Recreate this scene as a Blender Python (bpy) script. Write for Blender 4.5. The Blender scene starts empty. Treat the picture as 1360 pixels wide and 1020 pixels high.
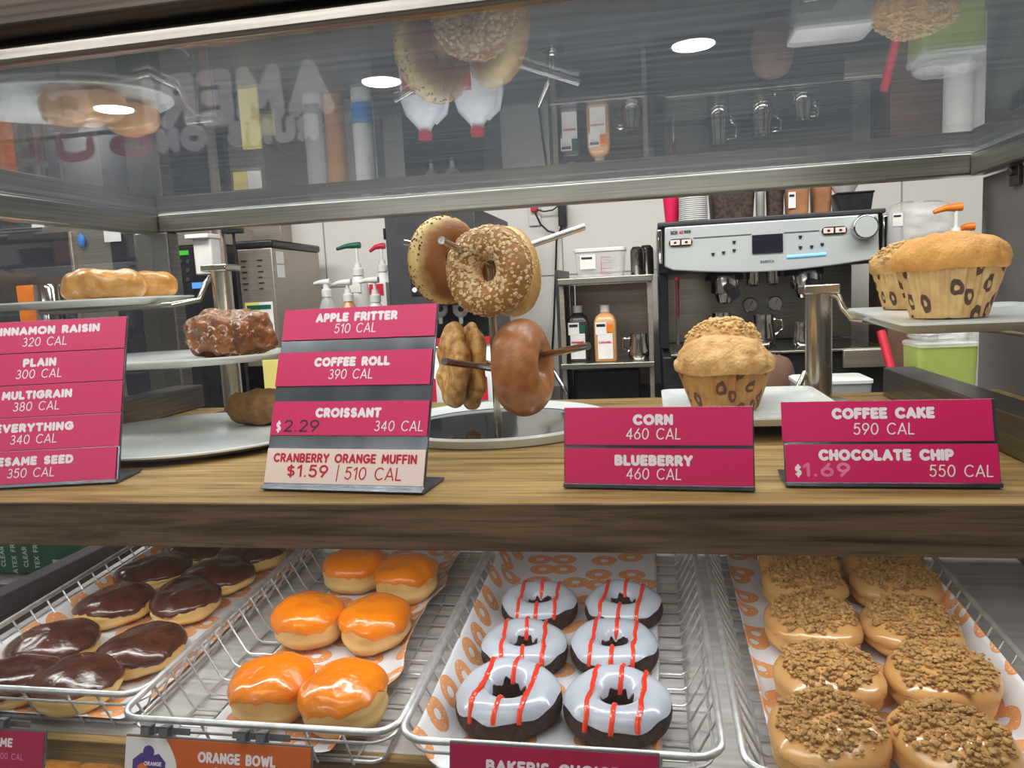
import bpy, bmesh, math, random
from mathutils import Vector, Matrix, noise
from math import sin, cos, pi, radians, sqrt, atan2

SC = bpy.context.scene
COL = SC.collection
R = random.Random(7)

# ------------------------------------------------------------------ camera
EYE = Vector((0, 0, 1.42))
CAMROT = Matrix.Rotation(radians(10.6), 3, 'Z') @ Matrix.Rotation(radians(90 - 7.1), 3, 'X') @ Matrix.Rotation(radians(-2.9), 3, 'Z')
cd = bpy.data.cameras.new('camera'); cd.lens = 36 * 1000 / 1360; cd.sensor_width = 36; cd.clip_start = .02
cam = bpy.data.objects.new('camera', cd); COL.objects.link(cam)
cam.matrix_world = Matrix.Translation(EYE) @ CAMROT.to_4x4()
SC.camera = cam

# ------------------------------------------------------------------ light
SC.view_settings.view_transform = 'Standard'; SC.view_settings.look = 'None'
SC.view_settings.gamma = 1; SC.view_settings.use_curve_mapping = False
SC.view_settings.exposure = 0.0
W = bpy.data.worlds.new('world'); SC.world = W; W.use_nodes = True
W.node_tree.nodes['Background'].inputs[0].default_value = (.9, .95, 1, 1)
W.node_tree.nodes['Background'].inputs[1].default_value = .25

def area(name, loc, sx, sy, power, col=(1, 1, 1), rot=(0, 0, 0), spread=180):
    l = bpy.data.lights.new(name, 'AREA'); l.shape = 'RECTANGLE'; l.size = sx; l.size_y = sy
    l.energy = power; l.color = col; l.spread = radians(spread)
    o = bpy.data.objects.new(name, l); COL.objects.link(o); o.location = loc; o.rotation_euler = rot
    return o
area('customer_ceiling_light', (-.3, .22, 2.66), 2.2, .5, 29, (1, .97, .93))
area('letter_fill_light', (-1.7, -2.12, 2.66), 2.6, .2, 34, (1, .98, .95))  # added unseen lamp, brightens the hung letters so the glass mirrors them
area('kitchen_ceiling_light', (-.4, 1.55, 2.66), 4.6, .5, 104, (1, .97, .94))
area('upper_case_fill_light', (-.2, .475, 1.572), 1.2, .012, .9, (1, .96, .9), (radians(35), 0, 0))  # added fill lamp below the front rail, lifts the plates and upper shelf
area('shelf_led_strip', (-.2, .70, 1.206), 1.25, .012, 1.9, (.98, .98, .97), (radians(-12), 0, 0))
area('lower_shelf_led_strip', (-.2, .66, .955), 1.2, .012, .8, (1, .9, .75), (0, 0, 0))

# ------------------------------------------------------------------ where a sight line meets a plane
def ray(x, y): return CAMROT @ Vector(((x - 680) / 1000, -(y - 510) / 1000, -1))
def at_z(x, y, z):
    d = ray(x, y); return EYE + d * ((z - EYE.z) / d.z)
def at_y(x, y, Y):
    d = ray(x, y); return EYE + d * (Y / d.y)

# ------------------------------------------------------------------ materials
def N(t, typ, **kw):
    n = t.nodes.new(typ)
    for k, v in kw.items():
        if hasattr(n, k) and not isinstance(k, int): setattr(n, k, v)
    return n
def ramp(t, stops):
    r = t.nodes.new('ShaderNodeValToRGB'); e = r.color_ramp.elements
    while len(e) < len(stops): e.new(.5)
    for i, (p, c) in enumerate(stops):
        e[i].position = p; e[i].color = (*c, 1) if len(c) == 3 else c
    return r
def srgb(r, g, b):
    f = lambda v: (v / 255 / 12.92) if v / 255 <= .04045 else ((v / 255 + .055) / 1.055) ** 2.4
    return (f(r), f(g), f(b))
MATS = {}
def mat(name, col, rough=.5, metal=0, coat=0, noise_=None, col2=None, stretch=(1, 1, 1), bump=None, bstretch=None,
        emit=None, alpha=1, trans=0, ior=1.45, sss=0, spec=.5, coords='Object', detail=4, contrast=(.35, .65), coat_rough=.08):
    m = bpy.data.materials.new(name); m.use_nodes = True; t = m.node_tree
    b = t.nodes['Principled BSDF']
    b.inputs['Base Color'].default_value = (*col, 1)
    b.inputs['Roughness'].default_value = rough; b.inputs['Metallic'].default_value = metal
    b.inputs['Coat Weight'].default_value = coat; b.inputs['Coat Roughness'].default_value = coat_rough
    b.inputs['Alpha'].default_value = alpha; b.inputs['Transmission Weight'].default_value = trans
    b.inputs['IOR'].default_value = ior; b.inputs['Specular IOR Level'].default_value = spec
    if sss:
        b.inputs['Subsurface Weight'].default_value = sss; b.inputs['Subsurface Radius'].default_value = (.01, .005, .003)
    if emit:
        b.inputs['Emission Color'].default_value = (*emit[0], 1); b.inputs['Emission Strength'].default_value = emit[1]
    tc = t.nodes.new('ShaderNodeTexCoord')
    if noise_:
        mp = t.nodes.new('ShaderNodeMapping'); mp.inputs['Scale'].default_value = stretch
        t.links.new(tc.outputs[coords], mp.inputs[0])
        n = t.nodes.new('ShaderNodeTexNoise'); n.inputs['Scale'].default_value = noise_; n.inputs['Detail'].default_value = detail
        t.links.new(mp.outputs[0], n.inputs['Vector'])
        r = ramp(t, [(contrast[0], col), (contrast[1], col2)])
        t.links.new(n.outputs[0], r.inputs[0]); t.links.new(r.outputs[0], b.inputs['Base Color'])
    if bump:
        mp = t.nodes.new('ShaderNodeMapping'); mp.inputs['Scale'].default_value = bstretch or stretch
        t.links.new(tc.outputs[coords], mp.inputs[0])
        n = t.nodes.new('ShaderNodeTexNoise'); n.inputs['Scale'].default_value = bump[0]; n.inputs['Detail'].default_value = 5
        t.links.new(mp.outputs[0], n.inputs['Vector'])
        bp = t.nodes.new('ShaderNodeBump'); bp.inputs['Strength'].default_value = bump[1]; bp.inputs['Distance'].default_value = bump[2] if len(bump) > 2 else .002
        t.links.new(n.outputs[0], bp.inputs['Height']); t.links.new(bp.outputs[0], b.inputs['Normal'])
    MATS[name] = m
    return m

def glass_mat(name, tint, ior=1.5, rough=0.0, boost=1.0, film_haze=0):
    m = bpy.data.materials.new(name); m.use_nodes = True; t = m.node_tree
    t.nodes.remove(t.nodes['Principled BSDF']); out = t.nodes['Material Output']
    g = t.nodes.new('ShaderNodeNewGeometry'); mul = t.nodes.new('ShaderNodeMath'); mul.operation = 'MULTIPLY_ADD'
    mul.inputs[1].default_value = 1 / ior - ior; mul.inputs[2].default_value = ior
    t.links.new(g.outputs['Backfacing'], mul.inputs[0])
    fr = t.nodes.new('ShaderNodeFresnel'); t.links.new(mul.outputs[0], fr.inputs['IOR'])
    bo = t.nodes.new('ShaderNodeMath'); bo.operation = 'MULTIPLY'; bo.use_clamp = True; bo.inputs[1].default_value = boost
    t.links.new(fr.outputs[0], bo.inputs[0])
    tr = t.nodes.new('ShaderNodeBsdfTransparent'); tr.inputs[0].default_value = (*tint, 1)
    gl = t.nodes.new('ShaderNodeBsdfGlossy'); gl.inputs['Roughness'].default_value = rough
    mx = t.nodes.new('ShaderNodeMixShader')
    t.links.new(bo.outputs[0], mx.inputs[0]); t.links.new(tr.outputs[0], mx.inputs[1]); t.links.new(gl.outputs[0], mx.inputs[2])
    if film_haze:  # streaky film; its blue tint puts a grey-blue haze into the glass
        td = t.nodes.new('ShaderNodeBsdfTranslucent'); td.inputs[0].default_value = (.85, .92, 1, 1); m2 = t.nodes.new('ShaderNodeMixShader')
        tc = t.nodes.new('ShaderNodeTexCoord'); mp = t.nodes.new('ShaderNodeMapping'); mp.inputs['Scale'].default_value = (3, 40, 1); t.links.new(tc.outputs['Object'], mp.inputs[0])
        n = t.nodes.new('ShaderNodeTexNoise'); n.inputs['Scale'].default_value = 3; n.inputs['Detail'].default_value = 6; t.links.new(mp.outputs[0], n.inputs['Vector'])
        r = ramp(t, [(.3, (film_haze * .5,) * 3), (.75, (film_haze * 1.8,) * 3)]); t.links.new(n.outputs[0], r.inputs[0]); t.links.new(r.outputs[0], m2.inputs[0])
        t.links.new(mx.outputs[0], m2.inputs[1]); t.links.new(td.outputs[0], m2.inputs[2]); mx = m2
    t.links.new(mx.outputs[0], out.inputs[0])
    return m

def dough_mat(name, bottom, mid, top, rough=.55, amt=.2, bumps=.25):
    """baked dough: pale waist band, browner crust above and below, mottled"""
    m = bpy.data.materials.new(name); m.use_nodes = True; t = m.node_tree; b = t.nodes['Principled BSDF']
    tc = t.nodes.new('ShaderNodeTexCoord'); sp = t.nodes.new('ShaderNodeSeparateXYZ'); t.links.new(tc.outputs['Generated'], sp.inputs[0])
    n = t.nodes.new('ShaderNodeTexNoise'); n.inputs['Scale'].default_value = 60; n.inputs['Detail'].default_value = 5; t.links.new(tc.outputs['Object'], n.inputs['Vector'])
    ma = t.nodes.new('ShaderNodeMath'); ma.operation = 'MULTIPLY_ADD'; ma.inputs[1].default_value = amt; t.links.new(n.outputs[0], ma.inputs[0])
    sb = t.nodes.new('ShaderNodeMath'); sb.operation = 'SUBTRACT'; sb.inputs[1].default_value = amt / 2
    t.links.new(sp.outputs[2], sb.inputs[0]); t.links.new(sb.outputs[0], ma.inputs[2])
    r = ramp(t, [(.1, bottom), (.36, mid), (.5, mid), (.75, top)]); t.links.new(ma.outputs[0], r.inputs[0])
    t.links.new(r.outputs[0], b.inputs['Base Color']); b.inputs['Roughness'].default_value = rough
    n2 = t.nodes.new('ShaderNodeTexNoise'); n2.inputs['Scale'].default_value = 420; t.links.new(tc.outputs['Object'], n2.inputs['Vector'])
    bp = t.nodes.new('ShaderNodeBump'); bp.inputs['Strength'].default_value = bumps; bp.inputs['Distance'].default_value = .001
    t.links.new(n2.outputs[0], bp.inputs['Height']); t.links.new(bp.outputs[0], b.inputs['Normal'])
    return m

def paper_mat(name):
    """white deli paper printed with scattered orange rings (UV in metres)"""
    m = bpy.data.materials.new(name); m.use_nodes = True; t = m.node_tree; b = t.nodes['Principled BSDF']
    tc = t.nodes.new('ShaderNodeTexCoord'); mp = t.nodes.new('ShaderNodeMapping'); mp.inputs['Scale'].default_value = (21.5, 25, 1)
    t.links.new(tc.outputs['UV'], mp.inputs[0])
    v = t.nodes.new('ShaderNodeTexVoronoi'); v.voronoi_dimensions = '2D'; v.inputs['Scale'].default_value = 1; v.inputs['Randomness'].default_value = .55
    t.links.new(mp.outputs[0], v.inputs['Vector'])
    white = srgb(226, 227, 232); org = srgb(230, 160, 102); line = srgb(206, 124, 62)
    r = ramp(t, [(0, white), (.12, white), (.135, line), (.155, org), (.36, org), (.375, line), (.39, white)])
    t.links.new(v.outputs['Distance'], r.inputs[0])
    n = t.nodes.new('ShaderNodeTexNoise'); n.inputs['Scale'].default_value = 14; n.inputs['Detail'].default_value = 1
    t.links.new(mp.outputs[0], n.inputs['Vector'])
    rr = ramp(t, [(.66, (0, 0, 0)), (.68, (1, 1, 1))]); t.links.new(n.outputs[0], rr.inputs[0])
    mx = t.nodes.new('ShaderNodeMixRGB'); t.links.new(rr.outputs[0], mx.inputs[0]); t.links.new(r.outputs[0], mx.inputs[1]); mx.inputs[2].default_value = (*white, 1)
    t.links.new(mx.outputs[0], b.inputs['Base Color']); b.inputs['Roughness'].default_value = .5
    n2 = t.nodes.new('ShaderNodeTexNoise'); n2.inputs['Scale'].default_value = 28; t.links.new(tc.outputs['Object'], n2.inputs['Vector'])
    bp = t.nodes.new('ShaderNodeBump'); bp.inputs['Strength'].default_value = .3; bp.inputs['Distance'].default_value = .004
    t.links.new(n2.outputs[0], bp.inputs['Height']); t.links.new(bp.outputs[0], b.inputs['Normal'])
    return m

def wrapper_mat(name, base, base2, ink):
    """greaseproof muffin cup: stained kraft with brown bean and ring prints (UV)"""
    m = bpy.data.materials.new(name); m.use_nodes = True; t = m.node_tree; b = t.nodes['Principled BSDF']
    tc = t.nodes.new('ShaderNodeTexCoord'); mp = t.nodes.new('ShaderNodeMapping'); mp.inputs['Scale'].default_value = (13, 1.9, 1)
    t.links.new(tc.outputs['UV'], mp.inputs[0])
    nz = t.nodes.new('ShaderNodeTexNoise'); nz.inputs['Scale'].default_value = 1.2; t.links.new(mp.outputs[0], nz.inputs['Vector'])
    va = t.nodes.new('ShaderNodeVectorMath'); va.operation = 'MULTIPLY_ADD'; va.inputs[1].default_value = (.5, .5, 0)
    t.links.new(nz.outputs['Color'], va.inputs[0]); t.links.new(mp.outputs[0], va.inputs[2])
    v = t.nodes.new('ShaderNodeTexVoronoi'); v.voronoi_dimensions = '2D'; v.inputs['Scale'].default_value = 1; v.inputs['Randomness'].default_value = .8
    t.links.new(va.outputs[0], v.inputs['Vector'])
    r = ramp(t, [(0, (0, 0, 0)), (.09, (0, 0, 0)), (.11, (1, 1, 1)), (.26, (1, 1, 1)), (.285, (0, 0, 0))]); t.links.new(v.outputs['Distance'], r.inputs[0])
    n = t.nodes.new('ShaderNodeTexNoise'); n.inputs['Scale'].default_value = 70; t.links.new(tc.outputs['Object'], n.inputs['Vector'])
    rb = ramp(t, [(.35, base), (.65, base2)]); t.links.new(n.outputs[0], rb.inputs[0])
    mx = t.nodes.new('ShaderNodeMixRGB'); t.links.new(r.outputs[0], mx.inputs[0]); t.links.new(rb.outputs[0], mx.inputs[1]); mx.inputs[2].default_value = (*ink, 1)
    t.links.new(mx.outputs[0], b.inputs['Base Color']); b.inputs['Roughness'].default_value = .6
    return m

steel = mat('brushed_steel', srgb(150, 147, 140), .28, 1, noise_=6, col2=srgb(176, 174, 166), stretch=(1, 60, 60), bump=(5, .06, .001), bstretch=(2, 300, 300))
steel_y = mat('brushed_steel_lengthways', srgb(130, 128, 123), .32, 1, noise_=6, col2=srgb(156, 153, 147), stretch=(60, 1, 60), bump=(5, .06, .001), bstretch=(300, 2, 300))
dark_steel = mat('dark_brushed_steel', srgb(84, 76, 70), .42, 1, noise_=5, col2=srgb(112, 103, 95), stretch=(1, 50, 50), bump=(4, .05, .001), bstretch=(1.5, 200, 200))
chrome = mat('polished_chrome', srgb(205, 204, 200), .1, 1, noise_=30, col2=srgb(190, 188, 184))
wire_m = mat('chromed_wire', srgb(222, 223, 224), .34, .7, noise_=80, col2=srgb(196, 198, 200))
stand_m = mat('polished_stand_steel', srgb(196, 188, 174), .18, .9, noise_=20, col2=srgb(196, 188, 174))
mirror_m = mat('polished_pan_steel', srgb(128, 126, 124), .07, 1, noise_=120, col2=srgb(140, 138, 136))
white_pl = mat('white_melamine', srgb(236, 238, 234), .22, 0, .4, noise_=12, col2=srgb(218, 221, 218))
white_plastic = mat('white_plastic', srgb(225, 225, 222), .35, noise_=20, col2=srgb(214, 214, 212))
clear_pl = mat('clear_plastic', srgb(225, 228, 228), .15, 0, alpha=.35, noise_=30, col2=srgb(240, 240, 240))
black_pl = mat('black_plastic', srgb(28, 28, 31), .35, noise_=40, col2=srgb(38, 38, 42))
dark_grey = mat('dark_grey_enamel', srgb(58, 57, 62), .4, noise_=15, col2=srgb(66, 65, 70))
grey_side = mat('grey_laminate_panel', srgb(104, 100, 98), .5, noise_=6, col2=srgb(112, 108, 106), stretch=(1, 1, 8))
grey_rub = mat('dark_grey_clip', srgb(86, 88, 92), .5, noise_=40, col2=srgb(98, 100, 104))
shelf_grey = mat('grey_woodgrain_laminate', srgb(184, 181, 178), .35, 0, .2, noise_=3.5, col2=srgb(212, 210, 208), stretch=(1.2, 30, 30))
wall_m = mat('white_wall_panel', srgb(214, 211, 206), .35, noise_=2, col2=srgb(221, 218, 213))
seam_m = mat('wall_seam', srgb(160, 158, 154), .6, noise_=10, col2=srgb(150, 148, 145))
slogan_wall = mat('dark_slogan_wall', srgb(84, 86, 92), .7, noise_=3, col2=srgb(90, 92, 98))
soffit_m = mat('slate_soffit', srgb(44, 52, 66), .45, noise_=2, col2=srgb(54, 62, 76))
wall_room = mat('grey_painted_wall', srgb(150, 150, 152), .7, noise_=3, col2=srgb(156, 156, 158))
ceil_m = mat('ceiling_tile', srgb(185, 187, 190), .8, noise_=5, col2=srgb(192, 194, 198))
floor_m = mat('floor_tile', srgb(112, 104, 96), .5, noise_=5, col2=srgb(124, 116, 108))
counter_m = mat('dark_counter', srgb(70, 67, 66), .35, noise_=25, col2=srgb(84, 81, 80))
pink = mat('magenta_card', srgb(206, 24, 94), .42, noise_=4, col2=srgb(200, 20, 88), coat=.1, coat_rough=.3)
deep_pink = mat('dark_magenta_card', srgb(176, 14, 78), .32, noise_=4, col2=srgb(168, 12, 72), coat=.25)
orange_card = mat('orange_card', srgb(205, 98, 34), .35, noise_=4, col2=srgb(196, 90, 30))
pale_card = mat('pale_pink_card', srgb(238, 214, 204), .4, noise_=4, col2=srgb(232, 206, 198))
ink_white = mat('white_ink', srgb(240, 226, 232), .5, noise_=60, col2=srgb(234, 220, 227))
ink_faded = mat('faded_pink_ink', srgb(236, 130, 172), .5, noise_=60, col2=srgb(226, 110, 158))
ink_red = mat('crimson_ink', srgb(196, 16, 60), .5, noise_=60, col2=srgb(188, 14, 56))
ink_dark = mat('dark_ink', srgb(70, 28, 44), .5, noise_=60, col2=srgb(60, 22, 38))
ink_black = mat('black_ink', srgb(30, 30, 32), .5, noise_=60, col2=srgb(36, 36, 38))
ink_grey = mat('pale_grey_green_ink', srgb(170, 186, 178), .6, noise_=60, col2=srgb(160, 178, 170))
acrylic = mat('smoky_sign_metal', srgb(92, 96, 104), .2, .8, noise_=10, col2=srgb(112, 116, 124), stretch=(4, 1, 1))
label_w = mat('white_label', srgb(232, 230, 228), .5, noise_=30, col2=srgb(224, 222, 220))
green_pl = mat('dark_green_plastic', srgb(16, 84, 66), .35, noise_=40, col2=srgb(20, 92, 72))
red_pl = mat('red_plastic', srgb(206, 40, 62), .35, noise_=40, col2=srgb(196, 34, 56))
blue_pl = mat('blue_plastic', srgb(40, 120, 200), .4, noise_=40, col2=srgb(52, 134, 210))
orange_pl = mat('orange_plastic', srgb(240, 130, 34), .35, noise_=40, col2=srgb(230, 116, 26))
cup_pink = mat('hot_pink_cup', srgb(226, 28, 84), .4, noise_=30, col2=srgb(216, 24, 78))
caramel = mat('caramel_syrup', srgb(196, 146, 96), .3, noise_=10, col2=srgb(186, 134, 84), coat=.4)
syrup_dark = mat('dark_syrup', srgb(36, 34, 36), .3, noise_=10, col2=srgb(46, 42, 42), coat=.4)
coffee_m = mat('brown_ground_filling', srgb(44, 34, 30), .6, noise_=90, col2=srgb(84, 66, 56))
cocoa_m = mat('cocoa_powder', srgb(150, 102, 66), .6, noise_=20, col2=srgb(170, 122, 84))
milk_m = mat('translucent_jug', srgb(224, 228, 236), .3, noise_=10, col2=srgb(214, 220, 230))
yellow_m = mat('yellow_card', srgb(226, 214, 128), .5, noise_=20, col2=srgb(220, 206, 118))
green_tub = mat('lime_green_tub', srgb(178, 194, 104), .35, noise_=12, col2=srgb(164, 182, 92))
brown_m = mat('brown_box', srgb(104, 76, 62), .7, noise_=15, col2=srgb(118, 88, 72))
glove_green = mat('dark_green_carton', srgb(22, 66, 50), .45, noise_=12, col2=srgb(30, 80, 62))
oven_glass = mat('dark_oven_glass', srgb(34, 36, 44), .12, 0, .5, noise_=5, col2=srgb(42, 44, 54))
taupe_steel = mat('taupe_stainless', srgb(168, 158, 146), .38, .85, noise_=4, col2=srgb(184, 174, 162), stretch=(1, 40, 40))
faceplate = mat('silver_faceplate', srgb(190, 196, 196), .4, .25, noise_=4, col2=srgb(196, 202, 202))
screen_m = mat('dark_screen', srgb(30, 30, 44), .25, noise_=6, col2=srgb(36, 36, 52))
blue_led = mat('blue_led', srgb(120, 190, 250), .4, emit=(srgb(110, 185, 255), 1.0))
green_led = mat('green_display', srgb(60, 150, 50), .4, emit=(srgb(70, 170, 50), .55))
blue_disp = mat('blue_display', srgb(90, 140, 220), .4, emit=(srgb(90, 140, 225), .7))
lamp_m = mat('lamp_disc', (1, 1, 1), .5, emit=((1, .97, .92), 30))
cloth_m = mat('white_towel', srgb(214, 214, 216), .9, noise_=40, col2=srgb(200, 200, 204))
purple_m = mat('purple_print', srgb(70, 50, 130), .4, noise_=30, col2=srgb(80, 58, 140))
orange_print = mat('orange_print', srgb(224, 104, 60), .4, noise_=30, col2=srgb(214, 94, 50))
front_glass = glass_mat('case_front_glass', (.975, .985, .98), 1.5)
side_glass = glass_mat('case_side_glass', (.93, .95, .96), 1.5)
top_glass = glass_mat('case_top_glass', (.86, .89, .90), 1.52, .012, 1.15, .016)

# oak
def oak(name, stops):
    m = bpy.data.materials.new(name); m.use_nodes = True; t = m.node_tree; b = t.nodes['Principled BSDF']
    tc = t.nodes.new('ShaderNodeTexCoord'); mp = t.nodes.new('ShaderNodeMapping'); mp.inputs['Scale'].default_value = (1.6, 26, 26)
    t.links.new(tc.outputs['Object'], mp.inputs[0])
    n = t.nodes.new('ShaderNodeTexNoise'); n.inputs['Scale'].default_value = 3; n.inputs['Detail'].default_value = 7; n.inputs['Distortion'].default_value = .6
    t.links.new(mp.outputs[0], n.inputs['Vector'])
    r = ramp(t, stops); t.links.new(n.outputs[0], r.inputs[0])
    mp2 = t.nodes.new('ShaderNodeMapping'); mp2.inputs['Scale'].default_value = (9, 220, 220); t.links.new(tc.outputs['Object'], mp2.inputs[0])
    n2 = t.nodes.new('ShaderNodeTexNoise'); n2.inputs['Scale'].default_value = 2; t.links.new(mp2.outputs[0], n2.inputs['Vector'])
    r2 = ramp(t, [(.36, (.62, .62, .62)), (.5, (1, 1, 1))]); t.links.new(n2.outputs[0], r2.inputs[0])
    mx = t.nodes.new('ShaderNodeMixRGB'); mx.blend_type = 'MULTIPLY'; mx.inputs[0].default_value = .8
    t.links.new(r.outputs[0], mx.inputs[1]); t.links.new(r2.outputs[0], mx.inputs[2])
    t.links.new(mx.outputs[0], b.inputs['Base Color']); b.inputs['Roughness'].default_value = .55; b.inputs['Specular IOR Level'].default_value = .25
    return m
wood = oak('oak_laminate', [(.3, srgb(112, 85, 46)), (.48, srgb(148, 118, 70)), (.72, srgb(172, 142, 90))])
wood_shaded = oak('shaded_oak_front', [(.34, srgb(60, 44, 32)), (.5, srgb(108, 86, 62)), (.7, srgb(126, 104, 78))])  # oak for the shelf front: coarser dark grain plus shade put into the colour

dough_yeast = dough_mat('yeast_donut_dough', srgb(198, 138, 70), srgb(238, 204, 134), srgb(216, 158, 84))
dough_crumb = dough_mat('coffee_crumb_donut_dough', srgb(190, 126, 66), srgb(226, 180, 112), srgb(206, 150, 86))
choc_cake = mat('chocolate_cake_dough', srgb(40, 24, 20), .75, noise_=140, col2=srgb(72, 48, 40), bump=(300, .9, .003))
choc_ice = mat('chocolate_icing', srgb(58, 28, 20), .22, 0, .5, noise_=45, col2=srgb(90, 48, 34), bump=(85, .5, .003), coat_rough=.14)
orange_ice = mat('orange_icing', srgb(243, 139, 16), .2, 0, .6, noise_=18, col2=srgb(236, 124, 8), bump=(95, .55, .003))
white_ice = mat('white_icing', srgb(190, 198, 210), .25, 0, .5, noise_=20, col2=srgb(180, 189, 203), bump=(110, .4, .002))
tan_ice = mat('tan_glaze', srgb(214, 166, 106), .25, 0, .5, noise_=20, col2=srgb(202, 150, 90))
red_ice = mat('red_orange_icing', srgb(240, 66, 36), .25, 0, .5, noise_=20, col2=srgb(232, 54, 28))
crumb_m = mat('brown_sugar_crumb', srgb(150, 112, 64), .85, noise_=120, col2=srgb(186, 146, 90), bump=(200, .4, .001))
oat_m = mat('oat_flakes', srgb(238, 214, 172), .75, noise_=150, col2=srgb(206, 166, 112))
seed_m = mat('sesame_seeds', srgb(232, 202, 140), .6, noise_=120, col2=srgb(218, 184, 118))
poppy_m = mat('poppy_and_onion_bits', srgb(60, 46, 34), .7, noise_=90, col2=srgb(196, 150, 90), contrast=(.45, .55))
bagel_brown = mat('brown_bagel_crust', srgb(154, 94, 50), .42, noise_=70, col2=srgb(182, 120, 72), coat=.12, bump=(75, .6, .003))
bagel_multi = mat('multigrain_bagel_crust', srgb(158, 106, 52), .5, noise_=60, col2=srgb(176, 124, 66), bump=(180, .6, .002))
bagel_gold = dough_mat('golden_bagel_crust', srgb(150, 92, 40), srgb(228, 196, 130), srgb(206, 150, 78), .5, .25, .5)
bagel_cheese = mat('cheese_bagel_crust', srgb(164, 98, 40), .5, noise_=80, col2=srgb(226, 176, 104), contrast=(.3, .6), bump=(130, .9, .004))
muffin_m = mat('golden_muffin_crust', srgb(206, 144, 68), .7, noise_=60, col2=srgb(222, 164, 88), bump=(330, .8, .002))
muffin_corn = mat('speckled_muffin_crust', srgb(196, 144, 84), .7, noise_=75, col2=srgb(226, 182, 120), bump=(280, .9, .003))
streusel = mat('pale_streusel', srgb(226, 192, 136), .8, noise_=90, col2=srgb(206, 166, 108))
def glazed(m, scale, lo, hi):
    t = m.node_tree; b = t.nodes['Principled BSDF']; src = b.inputs['Base Color'].links[0].from_socket
    tc = t.nodes.new('ShaderNodeTexCoord'); n = t.nodes.new('ShaderNodeTexNoise'); n.inputs['Scale'].default_value = scale; n.inputs['Detail'].default_value = 6; n.inputs['Roughness'].default_value = .68; n.inputs['Distortion'].default_value = 1.2
    t.links.new(tc.outputs['Object'], n.inputs['Vector'])
    r = ramp(t, [(lo, (0, 0, 0)), (hi, (1, 1, 1))]); t.links.new(n.outputs[0], r.inputs[0])
    mx = t.nodes.new('ShaderNodeMixRGB'); t.links.new(r.outputs[0], mx.inputs[0]); t.links.new(src, mx.inputs[1]); mx.inputs[2].default_value = (*srgb(230, 212, 190), 1)
    t.links.new(mx.outputs[0], b.inputs['Base Color']); return m
fritter_m = mat('glazed_fritter_crust', srgb(96, 50, 20), .4, 0, .2, noise_=70, col2=srgb(164, 98, 46), bump=(120, .9, .005))
stick_m = mat('glazed_golden_crust', srgb(196, 130, 58), .35, 0, .35, noise_=60, col2=srgb(220, 164, 86), bump=(110, .6, .003))
glazed(fritter_m, 95, .58, .63); glazed(stick_m, 70, .60, .68)
croiss_m = mat('dull_brown_crust', srgb(112, 78, 40), .6, noise_=90, col2=srgb(142, 102, 56), bump=(150, .8, .004))
glaze_m = mat('dried_sugar_glaze', srgb(232, 214, 190), .45, noise_=60, col2=srgb(216, 190, 158))
cup_kraft = wrapper_mat('kraft_muffin_cup', srgb(214, 178, 124), srgb(196, 154, 98), srgb(84, 56, 42))
cup_stained = wrapper_mat('stained_muffin_cup', srgb(190, 138, 76), srgb(166, 112, 56), srgb(96, 58, 38))
paper_m = paper_mat('printed_deli_paper')

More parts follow.
